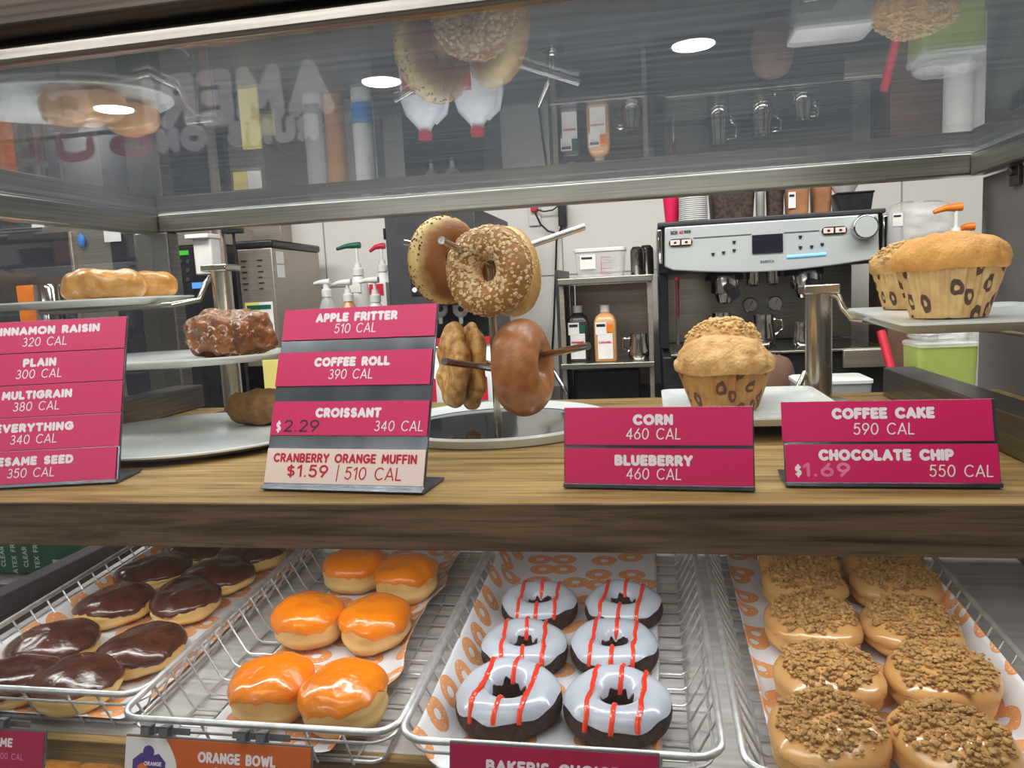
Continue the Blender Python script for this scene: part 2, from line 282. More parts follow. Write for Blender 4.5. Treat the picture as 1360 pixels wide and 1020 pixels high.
# ------------------------------------------------------------------ mesh builder
class MB:
    def __init__(s): s.v = []; s.f = []; s.uv = {}
    def add(s, vs, fs, M=None, uv=None):
        o = len(s.v)
        for i, p in enumerate(vs):
            p = Vector(p); s.v.append(M @ p if M else p)
            if uv: s.uv[o + i] = uv[i]
        for f in fs: s.f.append(tuple(o + i for i in f))
        return s
    def box(s, lo, hi, M=None):
        x0, y0, z0 = lo; x1, y1, z1 = hi
        vs = [(x0, y0, z0), (x1, y0, z0), (x1, y1, z0), (x0, y1, z0), (x0, y0, z1), (x1, y0, z1), (x1, y1, z1), (x0, y1, z1)]
        return s.add(vs, [(3, 2, 1, 0), (4, 5, 6, 7), (0, 1, 5, 4), (1, 2, 6, 5), (2, 3, 7, 6), (3, 0, 4, 7)], M)
    def cyl(s, p0, p1, r0, r1=None, n=20, M=None):
        return s.tube([p0, p1], [r0, r0 if r1 is None else r1], n, M=M)
    def tube(s, pts, r, n=8, closed=False, M=None):
        pts = [Vector(p) for p in pts]; k = len(pts)
        rs = r if isinstance(r, (list, tuple)) else [r] * k
        vs = []; fs = []; up = None
        for i, p in enumerate(pts):
            if closed: d = pts[(i + 1) % k] - pts[i - 1]
            else: d = pts[min(i + 1, k - 1)] - pts[max(i - 1, 0)]
            d.normalize()
            if up is None: up = Vector((0, 0, 1)) if abs(d.z) < .9 else Vector((1, 0, 0))
            a = (up - d * up.dot(d)).normalized(); up = a; b = d.cross(a)
            for j in range(n):
                t = 2 * pi * j / n; vs.append(p + (a * cos(t) + b * sin(t)) * rs[i])
        for i in range(k if closed else k - 1):
            for j in range(n):
                i2 = (i + 1) % k; j2 = (j + 1) % n
                fs.append((i * n + j, i * n + j2, i2 * n + j2, i2 * n + j))
        if not closed:
            fs.append(tuple(range(n - 1, -1, -1))); fs.append(tuple((k - 1) * n + j for j in range(n)))
        return s.add(vs, fs, M)
    def lathe(s, prof, n=32, M=None, warp=None, uvs=False, cap=True):
        vs = []; fs = []; uv = []; k = len(prof)
        for i, (r, z) in enumerate(prof):
            for j in range(n):
                t = 2 * pi * j / n; p = Vector((r * cos(t), r * sin(t), z))
                vs.append(warp(p, t, i) if warp else p); uv.append((j / n, i / (k - 1)))
        for i in range(k - 1):
            for j in range(n):
                j2 = (j + 1) % n; fs.append((i * n + j, i * n + j2, (i + 1) * n + j2, (i + 1) * n + j))
        if cap:
            fs.append(tuple(range(n - 1, -1, -1))); fs.append(tuple((k - 1) * n + j for j in range(n)))
        return s.add(vs, fs, M, uv if uvs else None)
    def grid(s, fn, nu, nv, wu=False, wv=False, M=None, uvf=None, flip=False):
        vs = []; fs = []; uv = []
        for i in range(nu):
            for j in range(nv):
                u = i / (nu if wu else nu - 1); v = j / (nv if wv else nv - 1)
                vs.append(fn(u, v)); uv.append(uvf(u, v) if uvf else (u, v))
        for i in range(nu if wu else nu - 1):
            for j in range(nv if wv else nv - 1):
                i2 = (i + 1) % nu; j2 = (j + 1) % nv
                q = (i * nv + j, i2 * nv + j, i2 * nv + j2, i * nv + j2)
                fs.append(q[::-1] if flip else q)
        return s.add(vs, fs, M, uv)
    def prism(s, poly, z0, z1, M=None):
        n = len(poly); vs = [(x, y, z0) for x, y in poly] + [(x, y, z1) for x, y in poly]
        fs = [tuple(range(n - 1, -1, -1)), tuple(range(n, 2 * n))] + [(i, (i + 1) % n, n + (i + 1) % n, n + i) for i in range(n)]
        return s.add(vs, fs, M)
    def ell(s, c, r, nu=16, nv=10, M=None):
        c = Vector(c); r = (r, r, r) if not hasattr(r, '__len__') else r
        vs = [c + Vector((0, 0, r[2]))]; fs = []
        for i in range(1, nv):
            t = pi * i / nv
            for j in range(nu):
                p = 2 * pi * j / nu; vs.append(c + Vector((r[0] * sin(t) * cos(p), r[1] * sin(t) * sin(p), r[2] * cos(t))))
        vs.append(c - Vector((0, 0, r[2]))); L = len(vs) - 1
        for j in range(nu): fs.append((0, 1 + j, 1 + (j + 1) % nu)); fs.append((L, L - nu + (j + 1) % nu, L - nu + j))
        for i in range(nv - 2):
            for j in range(nu):
                a = 1 + i * nu; fs.append((a + j, a + nu + j, a + nu + (j + 1) % nu, a + (j + 1) % nu))
        return s.add(vs, fs, M)
    def build(s, name, m, parent=None, smooth=True, bev=0, angle=38, local=False):
        me = bpy.data.meshes.new(name)
        vs = s.v
        if parent is not None and not local:
            inv = chain(parent).inverted(); vs = [inv @ p for p in vs]
        me.from_pydata(vs, [], s.f)
        if s.uv:
            l = me.uv_layers.new()
            for lp in me.loops: l.data[lp.index].uv = s.uv.get(lp.vertex_index, (0, 0))
        me.validate(); me.update()
        if smooth:
            for p in me.polygons: p.use_smooth = True
            me.set_sharp_from_angle(angle=radians(angle))
        me.materials.append(m)
        o = bpy.data.objects.new(name, me); COL.objects.link(o)
        if parent is not None: o.parent = parent
        if bev:
            b = o.modifiers.new('bevel', 'BEVEL'); b.width = bev; b.segments = 3; b.limit_method = 'ANGLE'; b.angle_limit = radians(40)
        return o
def chain(o):
    m = o.matrix_basis.copy()
    while o.parent: o = o.parent; m = o.matrix_basis @ m
    return m

def tag(o, label, cat, group=None, kind=None):
    o['label'] = label; o['category'] = cat
    if group: o['group'] = group
    if kind: o['kind'] = kind
    return o
def thing(name, label, cat, loc=(0, 0, 0), rz=0, group=None):
    o = bpy.data.objects.new(name, None); COL.objects.link(o); o.empty_display_size = .02
    o.location = loc; o.rotation_euler = (0, 0, rz)
    return tag(o, label, cat, group)
def structure(name, mb, m, **k):
    o = mb.build(name, m, **k); o['kind'] = 'structure'; return o
def copy_tree(o, parent=None):
    c = o.copy(); COL.objects.link(c)
    if parent is not None: c.parent = parent
    for ch in list(o.children): copy_tree(ch, c)
    return c
def bx(name, m, lo, hi, parent=None, bev=.002, M=None): return MB().box(lo, hi, M).build(name, m, parent, bev=bev)

# ------------------------------------------------------------------ stroke lettering
def arc(cx, cy, rx, ry, a0, a1, n=9): return [(cx + rx * cos(radians(a0 + (a1 - a0) * i / n)), cy + ry * sin(radians(a0 + (a1 - a0) * i / n))) for i in range(n + 1)]
G = {
 'A': (.8, [[(0, 0), (.4, 1), (.8, 0)], [(.17, .3), (.63, .3)]]), 'B': (.62, [[(0, 0), (0, 1), (.32, 1)] + arc(.32, .76, .24, .24, 90, -90) + [(0, .52), (.34, .52)] + arc(.34, .26, .28, .26, 90, -90) + [(0, 0)]]),
 'C': (.8, [arc(.46, .5, .46, .5, 48, 312, 14)]), 'D': (.72, [[(0, 0), (0, 1), (.25, 1)] + arc(.25, .5, .47, .5, 90, -90, 12) + [(0, 0)]]),
 'E': (.54, [[(.54, 0), (0, 0), (0, 1), (.54, 1)], [(0, .5), (.48, .5)]]), 'F': (.52, [[(0, 0), (0, 1), (.52, 1)], [(0, .5), (.46, .5)]]),
 'G': (.86, [arc(.46, .5, .46, .5, 48, 330, 14) + [(.88, .46), (.52, .46)]]), 'H': (.66, [[(0, 0), (0, 1)], [(.66, 0), (.66, 1)], [(0, .5), (.66, .5)]]),
 'I': (.02, [[(0, 0), (0, 1)]]), 'J': (.5, [[(.5, 1), (.5, .25)] + arc(.25, .25, .25, .25, 0, -180)]), 'K': (.64, [[(0, 0), (0, 1)], [(.6, 1), (0, .45)], [(.2, .6), (.64, 0)]]),
 'L': (.5, [[(0, 1), (0, 0), (.5, 0)]]), 'M': (.86, [[(0, 0), (.06, 1), (.43, .3), (.8, 1), (.86, 0)]]), 'N': (.68, [[(0, 0), (0, 1), (.68, 0), (.68, 1)]]),
 'O': (.96, [arc(.48, .5, .48, .5, 0, 360, 20)]), 'P': (.58, [[(0, 0), (0, 1), (.3, 1)] + arc(.3, .72, .28, .28, 90, -90) + [(0, .44)]]),
 'Q': (.96, [arc(.48, .5, .48, .5, 0, 360, 20), [(.6, .25), (.92, 0)]]), 'R': (.6, [[(0, 0), (0, 1), (.3, 1)] + arc(.3, .73, .27, .27, 90, -90) + [(0, .46)], [(.28, .46), (.6, 0)]]),
 'S': (.6, [arc(.3, .75, .28, .25, 40, 270, 8) + arc(.3, .25, .29, .25, 90, -140, 8)]), 'T': (.64, [[(0, 1), (.64, 1)], [(.32, 1), (.32, 0)]]),
 'U': (.66, [[(0, 1), (0, .33)] + arc(.33, .33, .33, .33, 180, 360) + [(.66, 1)]]), 'V': (.74, [[(0, 1), (.37, 0), (.74, 1)]]), 'W': (1.05, [[(0, 1), (.27, 0), (.52, .8), (.78, 0), (1.05, 1)]]),
 'X': (.66, [[(0, 0), (.66, 1)], [(0, 1), (.66, 0)]]), 'Y': (.7, [[(0, 1), (.35, .48), (.7, 1)], [(.35, .48), (.35, 0)]]), 'Z': (.6, [[(0, 1), (.6, 1), (0, 0), (.6, 0)]]),
 '0': (.66, [arc(.33, .5, .33, .5, 0, 360, 18)]), '1': (.3, [[(0, .78), (.26, 1), (.26, 0)]]), '2': (.58, [arc(.29, .71, .28, .29, 160, -30, 9) + [(0, 0), (.58, 0)]]),
 '3': (.58, [arc(.28, .75, .25, .25, 140, -90, 9) + arc(.28, .26, .3, .26, 90, -145, 9)]), '4': (.66, [[(.48, 0), (.48, 1), (0, .28), (.66, .28)]]),
 '5': (.6, [[(.54, 1), (.12, 1), (.06, .56)] + arc(.28, .33, .31, .33, 120, -145, 10)]), '6': (.62, [[(.44, 1)] + [(.1, .5)] + arc(.31, .31, .31, .31, 150, 510, 16)]),
 '7': (.58, [[(0, 1), (.58, 1), (.18, 0)]]), '8': (.6, [arc(.3, .76, .24, .24, -90, 270, 14), arc(.3, .27, .3, .27, 90, 450, 14)]), '9': (.62, [[(.18, 0), (.52, .5)] + arc(.31, .69, .31, .31, -30, 330, 16)]),
 '$': (.6, [arc(.3, .68, .27, .2, 40, 270, 8) + arc(.3, .28, .28, .2, 90, -140, 8), [(.3, -.06), (.3, 1.02)]]), '.': (.06, [[(.03, .02), (.031, .02)]]), '|': (.04, [[(.02, -.1), (.02, 1.1)]]),
 "'": (.05, [[(.03, 1), (.03, .78)]]), ' ': (.42, []), '-': (.4, [[(0, .5), (.4, .5)]]),
}
def letters(mb, s, cx, cy, h, width, wt, M, gap=None, z=0, slant=0):
    """round-ended strokes; centred at (cx, cy), capital height h, total width fitted; M maps the sign plane to the world"""
    gap = gap if gap is not None else .2 + 1.6 * wt / h
    tot = sum(G[c][0] for c in s) + gap * (len(s) - 1)
    hh = h - 2 * wt; sx = (width - 2 * wt) / tot; x = cx - width / 2 + wt; y0 = cy - h / 2 + wt
    for c in s:
        w, strokes = G[c]; q_ = z
        for st in strokes:
            P = [Vector((x + (a + slant * b) * sx, y0 + b * hh)) for a, b in st]
            for p in P:
                q_ += 1.2e-6
                mb.add([(p.x + wt * cos(k * pi / 5), p.y + wt * sin(k * pi / 5), q_) for k in range(10)], [tuple(range(10))], M)
            for p, q in zip(P, P[1:]):
                d = q - p
                if d.length < 1e-7: continue
                n = Vector((-d.y, d.x)).normalized() * wt; q_ += 1.2e-6
                mb.add([(p.x + n.x, p.y + n.y, q_), (p.x - n.x, p.y - n.y, q_), (q.x - n.x, q.y - n.y, q_), (q.x + n.x, q.y + n.y, q_)], [(0, 1, 2, 3)], M)
        x += (w + gap) * sx
    return mb
def frame(o, u, v):
    """matrix whose x runs along u, y along v, z towards the reader"""
    u = Vector(u).normalized(); v = Vector(v).normalized(); n = u.cross(v)
    return Matrix(((u.x, v.x, n.x, o[0]), (u.y, v.y, n.y, o[1]), (u.z, v.z, n.z, o[2]), (0, 0, 0, 1)))

# ================================================================== THE SETTING
ZC = 1.42
SH = 1.25                       # top of the oak shelf
structure('floor', MB().box((-3.6, -4.6, -.05), (3.6, 3.1, 0)), floor_m)
structure('ceiling', MB().box((-3.6, -4.6, 2.7), (3.6, 3.1, 2.75)), ceil_m)
wb = structure('wall_back', MB().box((-3.6, 3.05, 0), (3.6, 3.12, 2.7)), wall_m)
wf = structure('wall_front', MB().box((-3.6, -4.6, 0), (3.6, -4.5, 2.7)), slogan_wall)
structure('wall_left', MB().box((-3.6, -4.5, 0), (-3.5, 3.05, 2.7)), wall_room)
structure('wall_right', MB().box((3.5, -4.5, 0), (3.6, 3.05, 2.7)), wall_m)
structure('trim_1', MB().box((-3.5, 2.97, 1.80), (3.5, 3.049, 2.699)), soffit_m)
sm = MB()
for z in (1.79, 1.47): sm.box((-3.4, 3.047, z), (3.4, 3.05, z + .004))
for x in (-1.35, -.34, .92): sm.box((x, 3.047, 1.05), (x + .005, 3.05, 2.6))
sm.build('wall_seam', seam_m, wb, smooth=False)
# slogan sign hung over the customers' side (seen only as a faint mirrored reflection in the front glass)
SY = -2.6; VY = .9 - SY
hs = thing('hanging_sign', 'large hanging slogan letters, mirrored faintly in the glass at upper left', 'sign', (-1.6, SY, 2.4))
def slogan(m, s_, x0, y0, x1, y1, h, wt):
    a = at_y(x0, y0, VY); b = at_y(x1, y1, VY); gap = .2 + 1.6 * wt / h
    sx = (abs(b.x - a.x) - 2 * wt) / (sum(G[c][0] for c in s_) + gap * (len(s_) - 1)); u = 0
    for c in s_:
        w = G[c][0]
        if c != ' ':
            mb = MB(); letters(mb, c, 0, 0, h, max(w, .02) * sx + 2 * wt, wt, frame((b.x - wt - (u + w / 2) * sx, SY + .012, (a.z + b.z) / 2), (-1, 0, 0), (0, 0, 1))); mb.build('letter', m, hs, smooth=False)
        u += w + gap
slogan(ink_white, 'AMERI', 192, 137, 445, 118, .26, .036)
slogan(ink_white, 'CA', 5, 150, 124, 142, .26, .036)
slogan(ink_white, 'RUNS ON', 212, 188, 425, 170, .125, .024)
slogan(pink, 'DUNKIN', -150, 218, 205, 196, .125, .024)
for z in (2.52, 2.30): bx('back_rail', dark_grey, (-3.3, SY - .015, z), (-.5, SY, z + .02), hs, 0)
for x in (-2.9, -.9): MB().cyl((x, SY - .007, 2.29), (x, SY - .007, 2.70), .006, n=10).build('hanger_rod', dark_grey, hs)
for i, (px, py, w) in enumerate(((158, 146, 'leftmost'), (510, 110, 'middle'), (920, 62, 'rightmost'))):
    p = at_z(px, py, 2.69); c = Vector((p.x, .94 - p.y, 2.69))
    t = thing('ceiling_light', 'round white recessed ceiling light, %s of three in the glass' % w, 'ceiling light', c, group='recessed ceiling lights')
    MB().lathe([(.155, .008), (.155, -.004), (.12, -.008), (.118, .004)], 32, Matrix.Translation(c)).build('trim_ring', white_plastic, t)
    MB().cyl(c + Vector((0, 0, .002)), c - Vector((0, 0, .006)), .112, n=32).build('lamp_disc', lamp_m, t)
    l = bpy.data.lights.new('ceiling_lamp', 'AREA'); l.shape = 'DISK'; l.size = .22; l.energy = 14; l.color = (1, .97, .93)
    lo = bpy.data.objects.new('ceiling_lamp', l); COL.objects.link(lo); lo.location = (0, 0, -.010); lo.parent = t

# counter along the back wall
ct = thing('back_counter', 'dark worktop counter along the back wall under the machines', 'counter', (-.8, 2.65, 0))
bx('worktop', counter_m, (-3.4, 2.0, .98), (2.4, 3.046, 1.02), ct, .003)
bx('cabinet_front', taupe_steel, (-3.4, 2.04, 0), (2.4, 3.04, .979), ct, .003)
CT = 1.021

# ================================================================== DISPLAY CASE
XL, XR = -.834, .475
YF, YR = .45, 1.20
ZT = ZC + .16
case = thing('display_case', 'stainless framed glass bakery display case holding the pastries', 'display case', (-.2, .85, 0))
bx('rear_rail', steel, (XL, YR, ZT - .03), (XR, YR + .03, ZT), case, .003)
bx('side_rail', steel_y, (XL - .03, YF, ZT - .032), (XL, YR + .03, ZT), case, .003)
bx('side_rail', steel_y, (XR - .022, YF, ZT - .032), (XR - .001, YR, ZT), case, .003)
fr = MB(); fr.box((XL - .05, YF - .010, ZT), (XR + .15, YF + .002, ZT + .012))
fr.build('front_rail_lip', steel, case, bev=.003)
bx('front_rail', dark_steel, (XL - .05, YF - .022, ZT + .0145), (XR + .15, YF, ZT + .12), case, .005)
bx('rail_groove', black_pl, (XL - .05, YF - .007, ZT + .0121), (XR + .15, YF, ZT + .0144), case, 0)
bx('corner_post', steel_y, (at_y(188, 400, YR).x, YR - .002, .2), (at_y(232, 400, YR).x, YR + .03, ZT - .03), case, .003)
bx('top_glass', top_glass, (XL, YF + .003, ZT + .0005), (XR, YR + .03, ZT + .006), case, 0)
bx('front_glass', front_glass, (XL, YF - .006, .72), (XR, YF, ZT - .0005), case, 0)
bx('side_glass', side_glass, (XL - .02, YF + .01, SH - .02), (XL - .014, YR - .006, ZT - .034), case, 0)
xr = at_y(1305, 400, YR).x
bx('end_panel', grey_side, (xr, YF, .0), (xr + .02, YR + .01, ZT - .034), case, .001)
bx('base_cabinet', grey_side, (XL - .03, .5, 0), (xr - .001, 1.2, .62), case, .003)
bx('end_panel', grey_side, (XL - .05, .5, .621), (XL - .03, 1.195, ZC - .40), case, .001)
bx('end_rail', dark_grey, (XL - .056, .46, ZC - .3995), (XL - .024, 1.195, ZC - .37), case, .003)
bx('rear_door', shelf_grey, (XL + .02, 1.17, .95), (xr - .004, 1.19, SH - .04), case, .001)
# latch on the end panel
p = at_y(1322, 229, 1.1); lt = MB(); lt.box((xr - .006, 1.09, p.z - .018), (xr - .0005, 1.115, p.z + .012)); lt.cyl((xr - .012, 1.102, p.z), (xr - .004, 1.102, p.z), .006)
lt.build('latch', dark_steel, case, bev=.001)

# oak shelf
sh = thing('oak_shelf', 'thick oak shelf carrying the name signs and pastry stands', 'shelf', (-.2, .85, SH - .02))
bx('shelf_board', wood, (XL - .02, .579, SH - .040), (xr - .001, 1.135, SH), sh, .0008)
bx('front_edge', wood_shaded, (XL - .02, .577, SH - .040), (xr - .001, .5789, SH - .0006), sh, .0006)
for x in (-.6, .1): bx('bracket', steel_y, (x, .72, SH - .07), (x + .02, 1.16, SH - .041), sh)

tag(bx('guard_bar', steel_y, (-.795, .80, SH + .001), (-.747, 1.15, SH + .038), None, .002), 'brushed steel guard bar on the oak shelf at left behind the plates', 'guard bar', 'steel guard bars')
tag(bx('guard_bar', steel_y, (.312, .62, SH + .001), (.352, 1.10, SH + .040), None, .002), 'brushed steel guard bar on the oak shelf at right beside the end panel', 'guard bar', 'steel guard bars')

# tray shelf under the baskets
SLOPE = .0658
BF = .57                                            # where the basket rims start
TILT = math.atan(SLOPE)
def rimz(y): return ZC - .372 + SLOPE * (y - .565)
def plane_pt(px, py, h):
    """point of the sight line at height h above the basket bottoms"""
    d = ray(px, py); a = (ZC - .372 - .045 + h) - SLOPE * .565 - EYE.z
    return EYE + d * (a / (d.z - SLOPE * d.y))
ts = thing('tray_shelf', 'sloping grey woodgrain shelf under the wire baskets with oak front edge', 'shelf', (-.2, .85, 1.0))
MT = Matrix.Translation((0, .6, rimz(.6))) @ Matrix.Rotation(TILT, 4, 'X')
MB().box((XL, .012, -.072), (xr - .001, .565, -.050), MT).build('shelf_board', shelf_grey, ts, bev=.001)
MB().box((XL, 0, -.074), (xr - .001, .0115, -.050), MT).build('front_edge', wood, ts, bev=.001)
ls = tag(bx('lower_shelf', shelf_grey, (XL, .62, ZC - .60), (xr - .001, 1.16, ZC - .58), None, .001), 'grey lower shelf beneath the basket tier, mostly hidden', 'shelf')

# ================================================================== PRICE SIGNS
def sign(label, BL, BR, h, tilt, strips, foot=.05, name='price_sign', extend=0):
    a = at_z(*BL, SH + .001); b = at_z(*BR, SH + .001)
    u = (b - a); w = u.length; u.normalize()
    if extend: a = a - u * extend; w += extend
    back = Vector((-u.y, u.x, 0)); v = Vector((0, 0, 1)) * cos(tilt) + back * sin(tilt)
    t = thing(name, label, 'price sign', (a + b) / 2, group='magenta name signs on the oak shelf')
    M = frame(a, u, v)
    hb = MB(); hb.box((0, 0, -.003), (w, h, -.0004), M)
    MF = frame(a, u, back); hb.box((0, .0, .0), (w, foot, .002), MF)
    hb.box((0, -.0, -.003), (w, .0035, .0035), M)
    hb.build('sign_holder', acrylic, t, bev=.0006)
    for (f0, f1, m, dx, texts) in strips:
        sb = MB(); sb.box((.001 + dx, f0 * h, 0), (w - .001 + dx, f1 * h, .0012), M)
        s_ = sb.build('name_strip', m, t, bev=.0002)
        sh_ = (f1 - f0) * h
        for (txt, fx, fy, th, tw, wt, im, nm) in texts:
            mb = MB(); letters(mb, txt, fx * w, f0 * h + (1 - fy) * sh_, th, tw, wt, M, z=.0014, slant=.08 if wt < .0008 else 0)
            mb.build(nm, im, s_, smooth=False)
    return t
B_, C_ = .00135, .00050          # half stroke widths of names and calories
def two(name, nw, cal, cw, fx=.49):
    return [(name, fx, .31, .0090, nw, B_, ink_white, 'product_name'), (cal, fx, .67, .0095, cw, C_, ink_white, 'calorie_count')]
sign('tall magenta sign with five strips, Cinnamon Raisin at top, at far left', (0, 649), (157, 641), .172, radians(19), [
    (.80, .995, pink, 0, two('CINNAMON RAISIN', .112, '320 CAL', .046)), (.605, .795, pink, 0, two('PLAIN', .034, '300 CAL', .047, .47)),
    (.41, .60, pink, 0, two('MULTIGRAIN', .071, '380 CAL', .047, .47)), (.215, .405, pink, 0, two('EVERYTHING', .079, '340 CAL', .047, .47)),
    (.02, .21, pink, -.002, two('SESAME SEED', .083, '350 CAL', .047, .47))], extend=.047)
sign('tall sign with Apple Fritter strip on top and pale Cranberry Orange Muffin strip', (349, 650), (563, 656), .172, radians(21), [
    (.82, .998, pink, 0, two('APPLE FRITTER', .084, '510 CAL', .043)), (.56, .75, pink, -.001, two('COFFEE ROLL', .077, '390 CAL', .045)),
    (.29, .475, pink, 0, [('CROISSANT', .5, .34, .0092, .066, B_, ink_white, 'product_name'), ('$', .06, .74, .011, .0055, .0009, ink_white, 'currency_sign'), ('2.29', .21, .72, .0115, .036, .0008, ink_dark, 'price'), ('340 CAL', .82, .72, .0095, .047, C_, ink_white, 'calorie_count')]),
    (.035, .22, pale_card, 0, [('CRANBERRY ORANGE MUFFIN', .5, .27, .0085, .142, .00095, ink_red, 'product_name'), ('$1.59', .28, .64, .0115, .042, .00095, ink_red, 'price'), ('|', .47, .68, .013, .0015, .0005, ink_red, 'divider'), ('510 CAL', .69, .68, .0115, .055, .0006, ink_red, 'calorie_count')])])
sign('low magenta sign reading Corn and Blueberry, right of the bagel stand', (749, 647), (1003, 652), .068, radians(12), [
    (.53, .995, pink, 0, [('CORN', .485, .33, .0092, .033, B_, ink_white, 'product_name'), ('460 CAL', .485, .70, .0095, .045, C_, ink_white, 'calorie_count')]),
    (.05, .49, pink, 0, [('BLUEBERRY', .485, .33, .0092, .064, B_, ink_white, 'product_name'), ('460 CAL', .485, .70, .0095, .045, C_, ink_white, 'calorie_count')])])
sign('low magenta sign reading Coffee Cake and Chocolate Chip, at right', (1043, 646), (1331, 648), .069, radians(15), [
    (.52, .995, pink, -.002, [('COFFEE CAKE', .48, .31, .0092, .076, B_, ink_white, 'product_name'), ('590 CAL', .48, .69, .0095, .045, C_, ink_white, 'calorie_count')]),
    (.03, .49, pink, 0, [('CHOCOLATE CHIP', .48, .27, .0092, .099, B_, ink_white, 'product_name'), ('$', .065, .66, .010, .0055, .0009, ink_white, 'currency_sign'), ('1.69', .2, .64, .0115, .036, .0012, ink_faded, 'price'), ('550 CAL', .82, .66, .0095, .045, C_, ink_white, 'calorie_count')])])

# ================================================================== PASTRIES
def nz(p, f, s=0): return noise.noise(Vector((p[0] * f + s * 7.3, p[1] * f + s * 3.1, p[2] * f + s)))
def blob_pt(rx, ry, h, t, p, seed, amp=.06, e=.72, freq=22, d=0.0, waist=0.0):
    st = sin(t); ct_ = cos(t); sr = abs(st) ** e; cz = math.copysign(abs(ct_) ** .8, ct_)
    k = 1 - waist * math.exp(-((cz + .12) / .16) ** 2)
    q = Vector((rx * sr * cos(p) * k, ry * sr * sin(p) * k, h / 2 + h / 2 * cz))
    n = Vector((q.x / rx ** 2, q.y / ry ** 2, (q.z - h / 2) / (h / 2) ** 2)); n.normalize()
    return q + n * (nz(q, freq, seed) * amp * rx + nz(q, freq * 2.6, seed + 5) * amp * .4 * rx + d)
def blob(rx, ry, h, seed, amp=.06, e=.72, freq=22, waist=0., nu=30, nv=44):
    mb = MB(); mb.grid(lambda u, v: blob_pt(rx, ry, h, pi * (.001 + .998 * u), 2 * pi * v, seed, amp, e, freq, 0, waist), nu, nv, False, True); return mb
def cap(rx, ry, h, seed, t0, wob, amp=.06, e=.72, freq=22, d=.0016, drips=7, nu=18, nv=64, waist=0.):
    def fn(u, v):
        p = 2 * pi * v
        tb = t0 + wob * noise.noise(Vector((cos(p) * 1.6, sin(p) * 1.6, seed * 3.7))) * 1.4 + wob * .5 * noise.noise(Vector((cos(p) * drips, sin(p) * drips, seed)))
        if u < .86: t = tb * u / .86; dd = d * (1 if u < .7 else 1 - ((u - .7) / .16) ** 2 * .15)
        else: t = tb * (1 + .035 * sin((u - .86) / .14 * pi)); dd = d * (.85 - 1.7 * (u - .86) / .14)
        return blob_pt(rx, ry, h, max(t, .001), p, seed, amp, e, freq, dd, waist)
    mb = MB(); mb.grid(fn, nu, nv, False, True); return mb
def icos():
    b = bmesh.new(); bmesh.ops.create_icosphere(b, subdivisions=1, radius=1); v = [x.co.copy() for x in b.verts]; f = [tuple(y.index for y in x.verts) for x in b.faces]; b.free(); return v, f
ICV, ICF = icos()
def lump(mb, c, r, rr, squash=1.0, nrm=None):
    M = Matrix.Translation(c) @ (nrm.to_track_quat('Z', 'Y').to_matrix().to_4x4() if nrm is not None else Matrix()) @ Matrix.Rotation(rr.random() * 6.28, 4, 'Z')
    sx, sy, sz = r * rr.uniform(.7, 1.3), r * rr.uniform(.7, 1.2), r * squash * rr.uniform(.7, 1.2)
    mb.add([(v.x * sx * rr.uniform(.75, 1.15), v.y * sy * rr.uniform(.75, 1.15), v.z * sz * rr.uniform(.75, 1.15)) for v in ICV], ICF, M)
def torus_pt(Rm, rx, rz_, a, p, seed, amp=.07, freq=24, d=0.0, zc=None, oval=1.0):
    zc = rz_ if zc is None else zc
    rho = Rm + rx * cos(a); q = Vector((rho * cos(p) * oval, rho * sin(p), zc + rz_ * sin(a)))
    n = Vector((cos(a) / rx * cos(p), cos(a) / rx * sin(p), sin(a) / rz_)); n.normalize()
    return q + n * (nz(q, freq, seed) * amp * rx + d)
def torus(Rm, rx, rz_, seed, amp=.07, freq=24, nu=52, nv=26, oval=1.0, M=None):
    mb = MB(); mb.grid(lambda u, v: torus_pt(Rm, rx, rz_, 2 * pi * v, 2 * pi * u, seed, amp, freq, 0, None, oval), nu, nv, True, True, M); return mb
ROT = Matrix.Rotation(TILT, 4, 'X')
ROWS = ['back', 'fourth', 'third', 'second', 'front']
def place(proto, p, rz, label, first, sc=1.0):
    o = proto if first else copy_tree(proto)
    o.location = p; o.rotation_mode = 'QUATERNION'
    o.rotation_quaternion = (ROT @ Matrix.Rotation(rz, 4, 'Z')).to_quaternion()
    o['label'] = label; o.scale = (sc, sc, sc)
    return o

# --- chocolate-iced filled donuts (leftmost basket)
def choc_proto(seed):
    t = thing('filled_donut', 'x', 'donut', group='chocolate-iced donuts in the leftmost basket')
    blob(.047, .043, .034, seed, .10, waist=.04).build('dough', dough_yeast, t, local=True)
    cap(.047, .043, .034, seed, 1.40, .28, .10, d=.0018, waist=.04).build('chocolate_icing', choc_ice, t, local=True)
    return t
ch = [(258, 733, 'left', 0), (338, 736, 'right', 0), (208, 760, 'left', 1), (290, 767, 'right', 1), (152, 803, 'left', 2), (247, 797, 'right', 2), (72, 858, 'left', 3), (188, 862, 'right', 3), (12, 905, 'left', 4), (105, 905, 'right', 4)]
protos = [choc_proto(1), choc_proto(2), choc_proto(3)]
RN5 = ['back row', 'fourth row from front', 'third row from front', 'second row from front', 'front row']
for i, (x, y, s, r) in enumerate(ch):
    p = plane_pt(x, y, .02) ; p.z -= .019
    place(protos[i % 3], p, R.uniform(0, 6), 'chocolate-iced donut in leftmost basket, %s one of the %s' % (s, RN5[r]), i < 3, 1.06)

